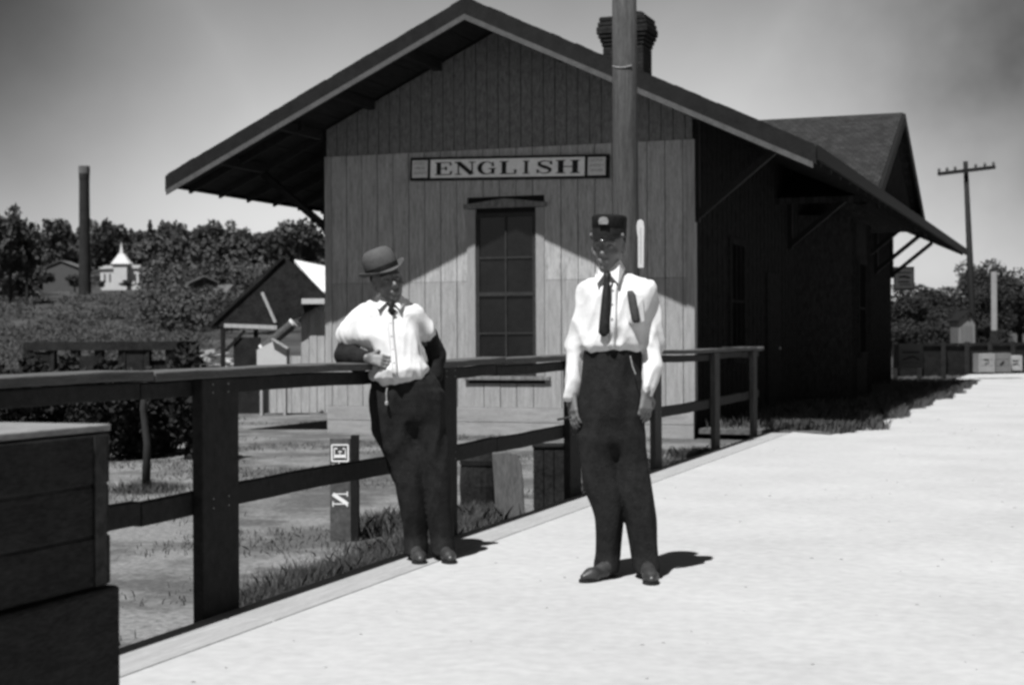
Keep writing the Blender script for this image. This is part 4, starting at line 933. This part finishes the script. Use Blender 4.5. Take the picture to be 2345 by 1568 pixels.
# sign hanging out beyond the far end of the depot
hs = thing('hanging_express_sign', 'small pale sign board with faded marks hanging off the far end of the depot', 'sign', at(2070, 612, 41.6), YAW)
k = 41.6/F_PX
MB().box(-22*k, 20*k, -.02, .02, -48*k, -2*k).build('board', mat('hang_face', .34, .3, 8), hs, local=True)
m = MB(); m.box(-24*k, 22*k, -.03, .03, -3*k, 1*k); m.box(-24*k, 22*k, -.03, .03, -51*k, -48*k); m.box(-24*k, -22*k, -.03, .03, -48*k, -3*k); m.box(20*k, 22*k, -.03, .03, -48*k, -3*k); m.build('frame', M_grey, hs, local=True)
q = MB(); strokes_mesh(q, [([(.1, .8), (.9, .8)], [.06, .06]), ([(.15, .55), (.5, .6), (.85, .5)], [.1, .12, .1]), ([(.1, .3), (.8, .3)], [.08, .08]), ([(.2, .15), (.9, .15)], [.05, .05])], lambda u, v_, dd: ((u-.5)*36*k, -.022-dd, (-46+v_*42)*k)); q.build('faded_marks', M_side, hs, local=True)
MB().bar((0, 0, -1*k), (-1.1, .2, -1*k), .03, .03).build('hanger', M_dark, hs, local=True)

# ------------------------------------------------------------------ people
def hand_prims(wr, dirv, palm_n, side, s=1.0, curl=.6, k=.006):
    """palm + four bent fingers + thumb; dirv = along the hand, palm_n = out of the palm, side = towards the thumb"""
    wr = Vector(wr); d = Vector(dirv).normalized(); n = Vector(palm_n); n = (n-d*n.dot(d)).normalized(); t = n.cross(d).normalized()*side
    P = []; pl = .085*s
    for i, o_ in enumerate((-.028, -.009, .010, .028)):
        P.append(('cap', wr+t*o_*.55*s+d*.005, wr+t*o_*s+d*pl, .013*s, .011*s, .012))
    for i, (o_, L_) in enumerate(((-.031, .058), (-.0105, .074), (.0105, .080), (.031, .072))):
        b0 = wr+t*o_*s+d*pl; a1 = curl*(.35+.1*i*0); seg = [L_*.45, L_*.32, L_*.25]; p0 = b0; an = 0
        for j, sg_ in enumerate(seg):
            an += a1*(1+.5*j)*(1.15-.12*i); dd = d*math.cos(an)+n*math.sin(an); p1 = p0+dd*sg_*s*1.15; P.append(('cap', p0, p1, (.0090-.0008*j)*s, (.0084-.0008*j)*s, k)); p0 = p1
    b0 = wr+t*.026*s+d*.022*s; p1 = b0+(t*.030+d*.028+n*.010)*s; p2 = p1+(t*.006+d*.030+n*.012)*s
    P += [('cap', b0, p1, .0125*s, .0105*s, .01), ('cap', p1, p2, .0100*s, .0082*s, k)]
    return P
def head_prims(c, yaw, tilt, s=1.0):
    """c = centre of head; yaw turn to the right of the picture, tilt sideways"""
    Mx = Matrix.Rotation(tilt, 3, 'Y') @ Matrix.Rotation(yaw, 3, 'Z')
    def T(x, y, z): return Vector(c)+Mx @ Vector((x*s, y*s, z*s))
    R3 = [list(r) for r in Mx]
    P = [('ell', T(0, .012, .03), (.077*s, .096*s, .095*s), R3, .01),
         ('ell', T(0, -.022, -.035), (.062*s, .070*s, .085*s), R3, .03),
         ('ell', T(0, -.062, -.098), (.026*s, .022*s, .020*s), R3, .02),      # chin
         ('ell', T(.040, -.058, -.028), (.022*s, .020*s, .018*s), R3, .02), ('ell', T(-.040, -.058, -.028), (.022*s, .020*s, .018*s), R3, .02),
         ('ell', T(0, -.078, .026), (.058*s, .018*s, .012*s), R3, .012),      # brow
         ('-ell', T(.030, -.094, .006), (.017*s, .016*s, .010*s), R3, .012), ('-ell', T(-.030, -.094, .006), (.017*s, .016*s, .010*s), R3, .012),
         ('ell', T(.030, -.078, .004), (.013*s, .012*s, .010*s), R3, .003), ('ell', T(-.030, -.078, .004), (.013*s, .012*s, .010*s), R3, .003),
         ('cap', T(0, -.086, .014), T(0, -.112, -.030), .008*s, .012*s, .010), ('cap', T(-.012, -.100, -.036), T(.012, -.100, -.036), .007*s, .007*s, .006),
         ('cap', T(-.020, -.088, -.062), T(.020, -.088, -.062), .007*s, .007*s, .006), ('-cap', T(-.022, -.098, -.067), T(.022, -.098, -.067), .0025*s, .0025*s, .004),
         ('cap', T(-.016, -.087, -.073), T(.016, -.087, -.073), .007*s, .007*s, .006),
         ('ell', T(.078, .010, -.004), (.010*s, .020*s, .032*s), R3, .006), ('ell', T(-.078, .010, -.004), (.010*s, .020*s, .032*s), R3, .006)]
    return P, T, R3
def loft_shoe(name, heel, toe, parent, s=1.0, m_=M_shoe):
    a = Vector(heel); b = Vector(toe); d = (b-a); L_ = d.length; d.normalize(); x = Vector((-d.y, d.x, 0))
    def P(u, z, v=0): q = a+d*L_*u+x*v; return (q.x, q.y, z)
    pr = [('cap', P(.11, .045), P(.35, .042), .032, .032, .02), ('cap', P(.35, .038), P(.72, .030), .031, .036, .02), ('cap', P(.70, .028, .006), P(.90, .024, .0), .035, .022, .02),
          ('cap', P(.12, .095), P(.16, .05), .031, .034, .02), ('cap', P(.22, .070), P(.58, .036), .026, .024, .02),
          ('-cap', P(-.3, -.06), P(1.3, -.06), .062, .062, .004)]
    o = cloth(name, pr, .006, m_, parent, .0015, 40, 3)
    # sole
    n = 20; lo_ = []; hw = [.024, .031, .032, .028, .026, .032, .040, .039, .030, .012]
    us = [0.0, .06, .15, .3, .45, .6, .72, .82, .93, 1.0]
    poly = [P(u, 0, w_) for u, w_ in zip(us, hw)] + [P(u, 0, -w_) for u, w_ in reversed(list(zip(us, hw)))]
    mb = MB(); mb.prism([(p[0], p[1]) for p in poly], 'z', .0, .014); mb.build('sole', M_band, o, local=True)
    hb = MB(); hb.prism([(p[0], p[1]) for p in [P(u, 0, w_*.95) for u, w_ in zip(us[:4], hw)]+[P(u, 0, -w_*.95) for u, w_ in reversed(list(zip(us[:4], hw)))]], 'z', .0005, .026)
    lc = MB()
    for u in (.34, .42, .50, .58): lc.bar(P(u, .093-.058*(u-.3)/.3, -.014), P(u, .093-.058*(u-.3)/.3, .014), .004, .004)
    lc.build('lace', M_band, o, local=True)
    return o

# ---- man on the right: white shirt, dark tie, flat-topped cap
bp = on_z(1420, 1320, 0)
A1 = thing('person', 'standing man in white long-sleeved shirt, dark tie and shiny-visored flat-topped cap', 'person', (bp.x, bp.y, 0), YAW)
sR = 1.0
hc = Vector((-.052, .0, 1.632))
hp, T1, R1 = head_prims(hc, -.32, .02)
lw = Vector((-.236, -.03, .915)); rw = Vector((.128, -.075, .925))
body = hp + [('cap', (-.045, .03, 1.57), (-.03, .03, 1.44), .054, .060, .03),
    ('cap', (-.16, .02, 1.40), (-.205, .03, 1.15), .045, .036, .02), ('cap', (-.205, .03, 1.15), lw, .036, .026, .01),
    ('cap', (.14, .02, 1.42), (.168, .04, 1.16), .045, .036, .02), ('cap', (.168, .04, 1.16), rw, .036, .026, .01),
    ('stack', [(.9, -.04, 0, .13, .09), (1.1, -.035, 0, .125, .09), (1.3, -.02, .01, .14, .10), (1.42, -.01, .02, .13, .085), (1.46, -.01, .02, .08, .06)], .03),
    ('cap', (-.10, 0, .9), (-.09, 0, .5), .075, .05, .02), ('cap', (-.09, 0, .5), (-.06, 0, .1), .05, .035, .02),
    ('cap', (.04, 0, .9), (.08, 0, .5), .075, .05, .02), ('cap', (.08, 0, .5), (.125, 0, .1), .05, .035, .02)]
body += hand_prims(lw, (.03, -.12, -1), (.8, .45, 0), 1, 1.0, .40)
body += hand_prims(rw, (-.05, -.10, -1), (-.55, .8, 0), -1, 1.0, 1.0)
V, Fq = sdf_mesh([tuple(p) for p in body], .0048); V = relax(V, Fq, 1, .6)
b1 = np_mesh('body', V, Fq, M_skin, A1, smooth=True)
# shirt
def sleeve(sh, el, wr_, r0, r1, r2): return [('cap', sh, el, r0, r1, .03), ('cap', el, wr_, r1, r2, .02)]
shirt = [('stack', [(1.115, -.04, .0, .150, .118), (1.15, -.040, -.006, .168, .135), (1.22, -.035, -.004, .160, .128), (1.32, -.02, .0, .172, .125), (1.40, -.012, .01, .172, .115), (1.455, -.008, .018, .135, .085), (1.495, -.022, .026, .070, .066)], 2.2, .02)]
shirt += [('cap', (-.05, .02, 1.475), (.125, .02, 1.425), .058, .062, .03), ('cap', (-.05, .02, 1.475), (-.145, .02, 1.405), .055, .060, .03)]
shirt += sleeve((-.140, .02, 1.405), (-.205, .03, 1.15), (-.240, -.025, .925), .072, .062, .045)
shirt += sleeve((.126, .02, 1.415), (.170, .04, 1.16), (.136, -.068, .945), .066, .062, .048)
shirt += [('cap', (-.243, -.028, .935), (-.246, -.031, .900), .040, .040, .006), ('cap', (.137, -.065, .955), (.133, -.072, .915), .042, .042, .006)]
sh1 = cloth('shirt', shirt, .0065, M_shirt, A1, .016, 26, 5, (1, 1, .6))
def disc_row(name, pts, r_, m_, parent):
    mb = MB()
    for (x, y, z) in pts: mb.tube([(x, y+.004, z), (x, y-.003, z)], r_, 10)
    return mb.build(name, m_, parent, local=True)
def ray_front(V, x, z, rad=.02):
    d = (V[:, 0]-x)**2+(V[:, 2]-z)**2; q = V[d < rad*rad]
    return q[:, 1].min() if len(q) else -.13
# collar: two pointed wings
def collar(T0, pts, parent, m_):
    mb = MB()
    for side in pts:
        q = [Vector(p) for p in side]; n = (q[1]-q[0]).cross(q[2]-q[0]).normalized()*.004
        mb.add([p+n for p in q]+[p-n for p in q], [tuple(range(len(q))), tuple(range(len(q), 2*len(q)))[::-1]]+[(i, (i+1) % len(q), len(q)+(i+1) % len(q), len(q)+i) for i in range(len(q))])
    mb.build('collar', m_, parent, local=True, bevel=.002)
collar(None, [[(-.068, -.066, 1.515), (-.105, -.040, 1.545), (-.118, -.020, 1.50), (-.112, -.095, 1.455)], [(-.062, -.066, 1.515), (.000, -.050, 1.575), (.030, -.010, 1.53), (-.012, -.100, 1.455)]], A1, M_shirt)
nb = MB(); ring = [(-.047+.064*math.cos(a), .022+.062*math.sin(a)) for a in np.linspace(0, 2*PI, 25)[:-1]]
n = 24; vs = [(x, y, 1.49) for x, y in ring]+[(x*1.0, y, 1.49+.055+.025*max(0, math.sin(math.atan2(y-.022, x+.047)))) for x, y in ring]
nb.add(vs, [(i, (i+1) % n, n+(i+1) % n, n+i) for i in range(n)]); o = nb.build('collar_band', M_shirt, A1, local=True, smooth=True); md = o.modifiers.new('s', 'SOLIDIFY'); md.thickness = .006
pk = MB(); pk.add([(-.078, -.128, 1.235), (-.056, -.128, 1.235), (-.060, -.106, 1.49), (-.070, -.106, 1.49)], [(0, 1, 2, 3)])
# tie follows the chest
def strip(name, rows, m_, parent, th=.006):
    mb = MB(); vs = []; fs = []
    for (x, y, z, w_) in rows: vs += [(x-w_/2, y+.004, z), (x, y-.003, z), (x+w_/2, y+.004, z)]
    for i in range(len(rows)-1):
        a = 3*i; fs += [(a, a+1, a+4, a+3), (a+1, a+2, a+5, a+4)]
    mb.add(vs, fs); o = mb.build(name, m_, parent, local=True, smooth=True); md = o.modifiers.new('s', 'SOLIDIFY'); md.thickness = th; md.offset = 1
    return o
strip('tie', [(-.066, -.088, 1.512, .026), (-.064, -.108, 1.495, .034), (-.066, -.110, 1.475, .022), (-.070, -.122, 1.42, .034), (-.076, -.136, 1.34, .042), (-.081, -.142, 1.26, .050), (-.084, -.146, 1.215, .052), (-.087, -.147, 1.195, .012)], M_tie, A1)
strip('pocket_notebook', [(.045, -.122, 1.415, .020), (.052, -.130, 1.395, .036), (.062, -.137, 1.33, .038), (.072, -.139, 1.275, .034), (.076, -.138, 1.262, .018)], mat('notebook', .06, .2, 20), A1, .008)
plk = MB()
for z in (1.44, 1.385, 1.33, 1.275, 1.22): plk.lathe((0, 0, 0), [(.001, 0)], 3) if False else None
SV = np.empty(len(sh1.data.vertices)*3, np.float32); sh1.data.vertices.foreach_get('co', SV); SV = SV.reshape(-1, 3)
plk = MB(); rows = []
for z in np.linspace(1.455, 1.135, 14):
    x = -.058+(1.455-z)*-.05; rows.append((x+.030, ray_front(SV, x+.03, z)-.0015, z, .030))
strip('placket', rows, M_shirt, A1, .003)
disc_row('shirt_button', [(-.036-.004*i, ray_front(SV, -.036, z)-.004, z) for i, z in enumerate((1.42, 1.35, 1.28, 1.21, 1.15))], .0055, M_frame, A1)
pz = MB(); pc = [(.030, 1.40), (.112, 1.385), (.118, 1.27), (.078, 1.245), (.036, 1.265)]
n_ = len(pc); pz.add([(x, ray_front(SV, x, z)-.004, z) for x, z in pc]+[(x, ray_front(SV, x, z)+.004, z) for x, z in pc], [tuple(range(n_)), tuple(range(n_, 2*n_))[::-1]]+[(i, (i+1) % n_, n_+(i+1) % n_, n_+i) for i in range(n_)])
pz.build('breast_pocket', M_shirt, A1, local=True)
# trousers
tr = [('stack', [(.022, -.072, -.022, .066, .075), (.05, -.066, -.015, .070, .075), (.11, -.058, .0, .071, .075), (.30, -.064, -.01, .080, .084), (.42, -.084, -.01, .092, .092), (.56, -.100, 0, .098, .100), (.70, -.118, 0, .102, .108), (.92, -.085, 0, .085, .10)], 2.0, .012),
      ('stack', [(.022, .124, -.045, .060, .085), (.05, .121, -.03, .072, .082), (.11, .118, -.015, .077, .080), (.30, .102, -.02, .084, .084), (.42, .082, -.015, .088, .092), (.56, .062, 0, .088, .100), (.70, .050, 0, .092, .108), (.92, .010, 0, .085, .10)], 2.0, .012),
      ('stack', [(.70, -.05, .0, .10, .08), (.76, -.048, .0, .150, .11), (.80, -.045, .0, .168, .125), (.88, -.042, .0, .170, .125), (1.0, -.040, .0, .158, .118), (1.13, -.038, -.002, .150, .112)], 2.2, .035), ('ell', (-.035, -.06, .715), (.10, .055, .09), None, .04)]
t1 = cloth('trousers', tr, .007, M_trous, A1, .017, 16, 8, (1, 1, .5))
strip('belt', [(-.188, -.02, 1.125, .0), (-.188, -.02, 1.125, .0)], M_band, t1) if False else None
fo = MB(); fo.tube([(.045, -.128, 1.10), (.055, -.134, 1.05), (.07, -.134, 1.01)], .0025, 6); fo.build('watch_fob', M_metal, t1, local=True)
loft_shoe('shoe', (-.030, -.02, 0), (-.205, -.19, 0), A1); loft_shoe('shoe', (.125, -.01, 0), (.135, -.285, 0), A1)
# cap
Mc = Matrix.Rotation(.03, 3, 'Y') @ Matrix.Rotation(-.32, 3, 'Z')
def capT(x, y, z): return tuple(hc+Mc @ Vector((x, y, z)))
def ringm(mb, rings, n=32, cap=True):
    base = len(mb.v)
    for cx_, cy_, z, rx, ry in rings: mb.v += [capT(cx_+rx*math.cos(2*PI*i/n), cy_+ry*math.sin(2*PI*i/n), z) for i in range(n)]
    for j in range(len(rings)-1):
        for i in range(n): a = base+j*n+i; b_ = base+j*n+(i+1) % n; mb.f.append((a, b_, b_+n, a+n))
    if cap: mb.f.append(tuple(base+(len(rings)-1)*n+i for i in range(n)))
cp = MB(); ringm(cp, [(0, .012, .058, .084, .102), (0, .012, .098, .084, .102), (0, .010, .106, .086, .104), (0, .006, .150, .088, .104), (0, .004, .160, .085, .101), (0, .004, .164, .076, .092), (0, .004, .160, .03, .04)]); c1_ = cp.build('cap', M_capc, A1, local=True, smooth=True)
bd = MB(); ringm(bd, [(0, .012, .060, .0855, .1035), (0, .012, .095, .0855, .1035)], cap=False); bd.build('cap_band', M_band, c1_, local=True, smooth=True)
vz = MB(); n = 18; rows = []
for j in range(5):
    f_ = j/4
    for i in range(n+1):
        a = PI+.25+(PI-.5)*i/n; rr = 1+.55*f_*math.sin(PI*i/n)**.5; vz.v.append(capT(.084*math.cos(a)*(1+.10*f_), .012+.102*math.sin(a)*rr, .062-.034*f_*math.sin(PI*i/n)))
for j in range(4):
    for i in range(n): a = j*(n+1)+i; vz.f.append((a, a+1, a+n+2, a+n+1))
o = vz.build('visor', M_visor, c1_, local=True, smooth=True); md = o.modifiers.new('s', 'SOLIDIFY'); md.thickness = .004
bg_ = MB(); bg_.prism([(-.022, .112), (.022, .112), (.026, .128), (.018, .145), (0, .150), (-.018, .145), (-.026, .128)], 'y', -.108, -.102); bg_.v = [capT(*v) for v in bg_.v]; bg_.build('cap_badge', mat('dull_badge', .22, .3, 20, rough=.5), c1_, local=True)
bt = MB()
for s_ in (-1, 1): q = capT(s_*.080, -.035, .066); bt.lathe((q[0], q[1], q[2]-.008), [(.001, 0), (.008, .003), (.008, .013), (.001, .016)], 10)
bt.build('cap_button', mat('dull_badge', .22, .3, 20, rough=.5), c1_, local=True)
hr = [('ell', T1(0, .030, .045), (.081, .088, .078), R1, .01), ('-ell', T1(0, -.075, -.01), (.075, .085, .12), R1, .004)]
cloth('hair', hr, .006, M_hair, A1, .001, 40, 2)

# ---- man on the left, leaning back on the rail: white shirt, dark undersleeves, felt hat
bp = on_z(985, 1278, 0)
A2 = thing('person', 'man in tilted grey felt hat and loose white shirt leaning back against the fence', 'person', (bp.x, bp.y, 0), YAW)
hc2 = Vector((-.222, -.02, 1.495))
hp, T2, R2 = head_prims(hc2, .38, -.24)
lw2 = Vector((-.325, -.165, 1.085)); rw2 = Vector((.03, .10, .97))
el2 = Vector((-.452, -.01, 1.105)); er2 = Vector((.035, .12, 1.10))
body = hp + [('cap', (-.215, .03, 1.43), (-.215, .03, 1.30), .054, .052, .02),
    ('cap', (-.36, .0, 1.28), el2, .045, .040, .02), ('cap', el2, lw2, .040, .028, .01),
    ('cap', (-.07, .03, 1.28), er2, .045, .038, .02), ('cap', er2, rw2, .036, .028, .01),
    ('stack', [(.85, -.12, -.02, .14, .09), (1.0, -.15, -.02, .14, .10), (1.2, -.20, .0, .15, .10), (1.30, -.215, .02, .11, .06), (1.34, -.215, .02, .05, .04)], .02),
    ('cap', (-.20, -.02, .85), (-.14, -.05, .48), .075, .05, .02), ('cap', (-.14, -.05, .48), (-.08, -.02, .1), .05, .035, .02),
    ('cap', (-.03, -.01, .85), (.02, -.03, .48), .075, .05, .02), ('cap', (.02, -.03, .48), (.07, -.02, .1), .05, .035, .02)]
body += hand_prims(lw2, (.9, -.18, -.15), (.1, .9, -.4), -1, .98, .8)
body += hand_prims(rw2, (-.15, -.1, -1), (-.9, .1, 0), -1, .95, .8)
V, Fq = sdf_mesh([tuple(p) for p in body], .0048); V = relax(V, Fq, 1, .6)
np_mesh('body', V, Fq, M_skind, A2, smooth=True)
shirt = [('stack', [(.945, -.165, -.06, .10, .10), (.975, -.163, -.065, .150, .135), (1.03, -.158, -.060, .158, .145), (1.10, -.165, -.045, .135, .130), (1.20, -.200, -.02, .160, .130), (1.29, -.22, .0, .165, .115), (1.350, -.222, .015, .142, .098), (1.390, -.220, .018, .112, .086), (1.425, -.216, .020, .076, .074), (1.44, -.216, .020, .068, .068)], 2.2, .03),
         ('ell', (-.225, -.11, 1.00), (.080, .055, .050), None, .04), ('ell', (-.085, -.09, 1.02), (.075, .06, .055), None, .04),
         ('cap', (-.345, .0, 1.30), (-.420, -.01, 1.215), .078, .082, .04), ('cap', (-.35, -.04, 1.24), (-.33, -.06, 1.20), .06, .06, .04),
         ('cap', (-.095, .02, 1.305), (-.02, .06, 1.225), .075, .062, .03)]
sh2 = cloth('shirt', shirt, .0065, M_shirt, A2, .015, 26, 15, (1, 1, .7))
slv = [('cap', Vector((-.425, -.01, 1.17)), el2+Vector((.0, .01, -.01)), .062, .060, .02), ('cap', el2, el2.lerp(lw2, .88), .060, .046, .02), ('cap', el2+Vector((.03, -.02, -.045)), el2.lerp(lw2, .7)+Vector((0, 0, -.055)), .045, .036, .03)]
cloth('undersleeve', slv, .0065, M_trous, A2, .006, 20, 31)
cloth('undersleeve', [('cap', (-.01, .07, 1.22), er2, .052, .052, .02), ('cap', er2, er2.lerp(rw2, .9), .052, .040, .02)], .0065, M_trous, A2, .006, 20, 32)
collar(None, [[(-.206, -.070, 1.400), (-.262, -.052, 1.438), (-.300, -.02, 1.395), (-.262, -.115, 1.345)], [(-.200, -.070, 1.400), (-.160, -.045, 1.438), (-.118, -.01, 1.395), (-.150, -.112, 1.345)]], A2, M_shirt)
strip('bow_tie', [(-.200, -.104, 1.390, .020), (-.200, -.112, 1.378, .050), (-.197, -.114, 1.358, .018), (-.194, -.116, 1.338, .038), (-.19, -.104, 1.318, .010)], M_tie, A2)
SV = np.empty(len(sh2.data.vertices)*3, np.float32); sh2.data.vertices.foreach_get('co', SV); SV = SV.reshape(-1, 3)
strip('placket', [(-.205+.12*(1.33-z)*.9, ray_front(SV, -.205+.12*(1.33-z)*.9, z)-.0015, z, .028) for z in np.linspace(1.32, .99, 14)], M_shirt, A2, .003)
disc_row('shirt_button', [(-.205+.12*(1.33-z)*.9, ray_front(SV, -.205+.12*(1.33-z)*.9, z)-.004, z) for z in (1.27, 1.20, 1.13, 1.06)], .0055, M_frame, A2)
tr = [('stack', [(.025, -.076, -.04, .062, .080), (.05, -.077, -.03, .064, .078), (.12, -.078, -.010, .066, .076), (.30, -.092, -.03, .078, .085), (.40, -.100, -.035, .088, .092), (.55, -.135, -.03, .112, .105), (.70, -.185, -.03, .125, .115), (.90, -.195, -.02, .12, .12)], 2.0, .012),
      ('stack', [(.025, .072, -.04, .062, .080), (.05, .070, -.03, .064, .078), (.12, .068, -.010, .066, .076), (.30, .045, -.02, .080, .085), (.40, .038, -.025, .086, .092), (.55, .020, -.02, .095, .105), (.70, -.010, -.02, .105, .115), (.90, -.035, -.02, .115, .12)], 2.0, .012),
      ('stack', [(.68, -.11, -.02, .10, .08), (.75, -.118, -.02, .165, .12), (.80, -.122, -.02, .190, .135), (.86, -.118, -.02, .205, .140), (.95, -.125, -.03, .190, .135), (1.00, -.135, -.03, .165, .12), (1.03, -.14, -.03, .15, .11)], 2.3, .035)]
t2 = cloth('trousers', tr, .007, M_trous, A2, .017, 16, 18, (1, 1, .5))
fo = MB(); fo.tube([(-.215, -.172, .93), (-.220, -.176, .90), (-.218, -.175, .86)], .003, 6); fo.lathe((-.218, -.176, .835), [(.001, 0), (.009, .006), (.009, .020), (.001, .026)], 10); fo.build('watch_fob', M_metal, t2, local=True)
loft_shoe('shoe', (-.095, .02, 0), (-.035, -.235, 0), A2); loft_shoe('shoe', (.055, .03, 0), (.125, -.225, 0), A2)
# felt hat, tilted
Mh = Matrix.Rotation(-.36, 3, 'Y') @ Matrix.Rotation(.10, 3, 'X') @ Matrix.Rotation(.38, 3, 'Z')
hb_ = T2(0, .008, .062)+Vector((-.008, 0, 0))
def capT(x, y, z): return tuple(Vector(hb_)+Mh @ Vector((x, y, z)))
ht = MB(); ringm(ht, [(0, 0, .0, .088, .104), (0, 0, .035, .090, .106), (0, 0, .075, .088, .103), (0, 0, .105, .078, .092), (0, 0, .122, .060, .074), (0, 0, .128, .034, .05), (0, 0, .124, .012, .02)]); hat = ht.build('hat', M_hat, A2, local=True, smooth=True)
hb2 = MB(); ringm(hb2, [(0, 0, .002, .0895, .1055), (0, 0, .030, .0915, .1075)], cap=False); hb2.build('hat_band', M_band, hat, local=True, smooth=True)
br = MB(); n = 40; base = 0
for j in range(5):
    f_ = j/4
    for i in range(n): a = 2*PI*i/n; br.v.append(capT((.088+.038*f_)*math.cos(a), (.104+.044*f_)*math.sin(a), .002+.030*f_**2*abs(math.cos(a))**1.5-.012*f_*abs(math.sin(a))))
for j in range(4):
    for i in range(n): a = j*n+i; b_ = j*n+(i+1) % n; br.f.append((a, b_, b_+n, a+n))
o = br.build('brim', M_hat, hat, local=True, smooth=True); md = o.modifiers.new('s', 'SOLIDIFY'); md.thickness = .004
hr = [('ell', T2(0, .030, .035), (.081, .088, .078), R2, .01), ('-ell', T2(0, -.075, -.01), (.075, .085, .12), R2, .004)]
cloth('hair', hr, .006, M_hair, A2, .001, 40, 2)
# a small cigar held by the capped man
q = Vector((-.262, -.075, .80)); cg_ = thing('cigar', 'short cigar held low in the capped man\'s hand', 'cigar', A1.matrix_basis @ q, YAW)
cg_.location = Vector((bp.x, bp.y, 0)) if False else (on_z(1420, 1320, 0)+ri*q.x+Vector((-math.sin(YAW), math.cos(YAW), 0))*q.y+Vector((0, 0, q.z)))
MB().tube([(.02, 0, .0), (-.05, -.02, -.012)], .006, 8).build('wrapper', M_bark, cg_, local=True)
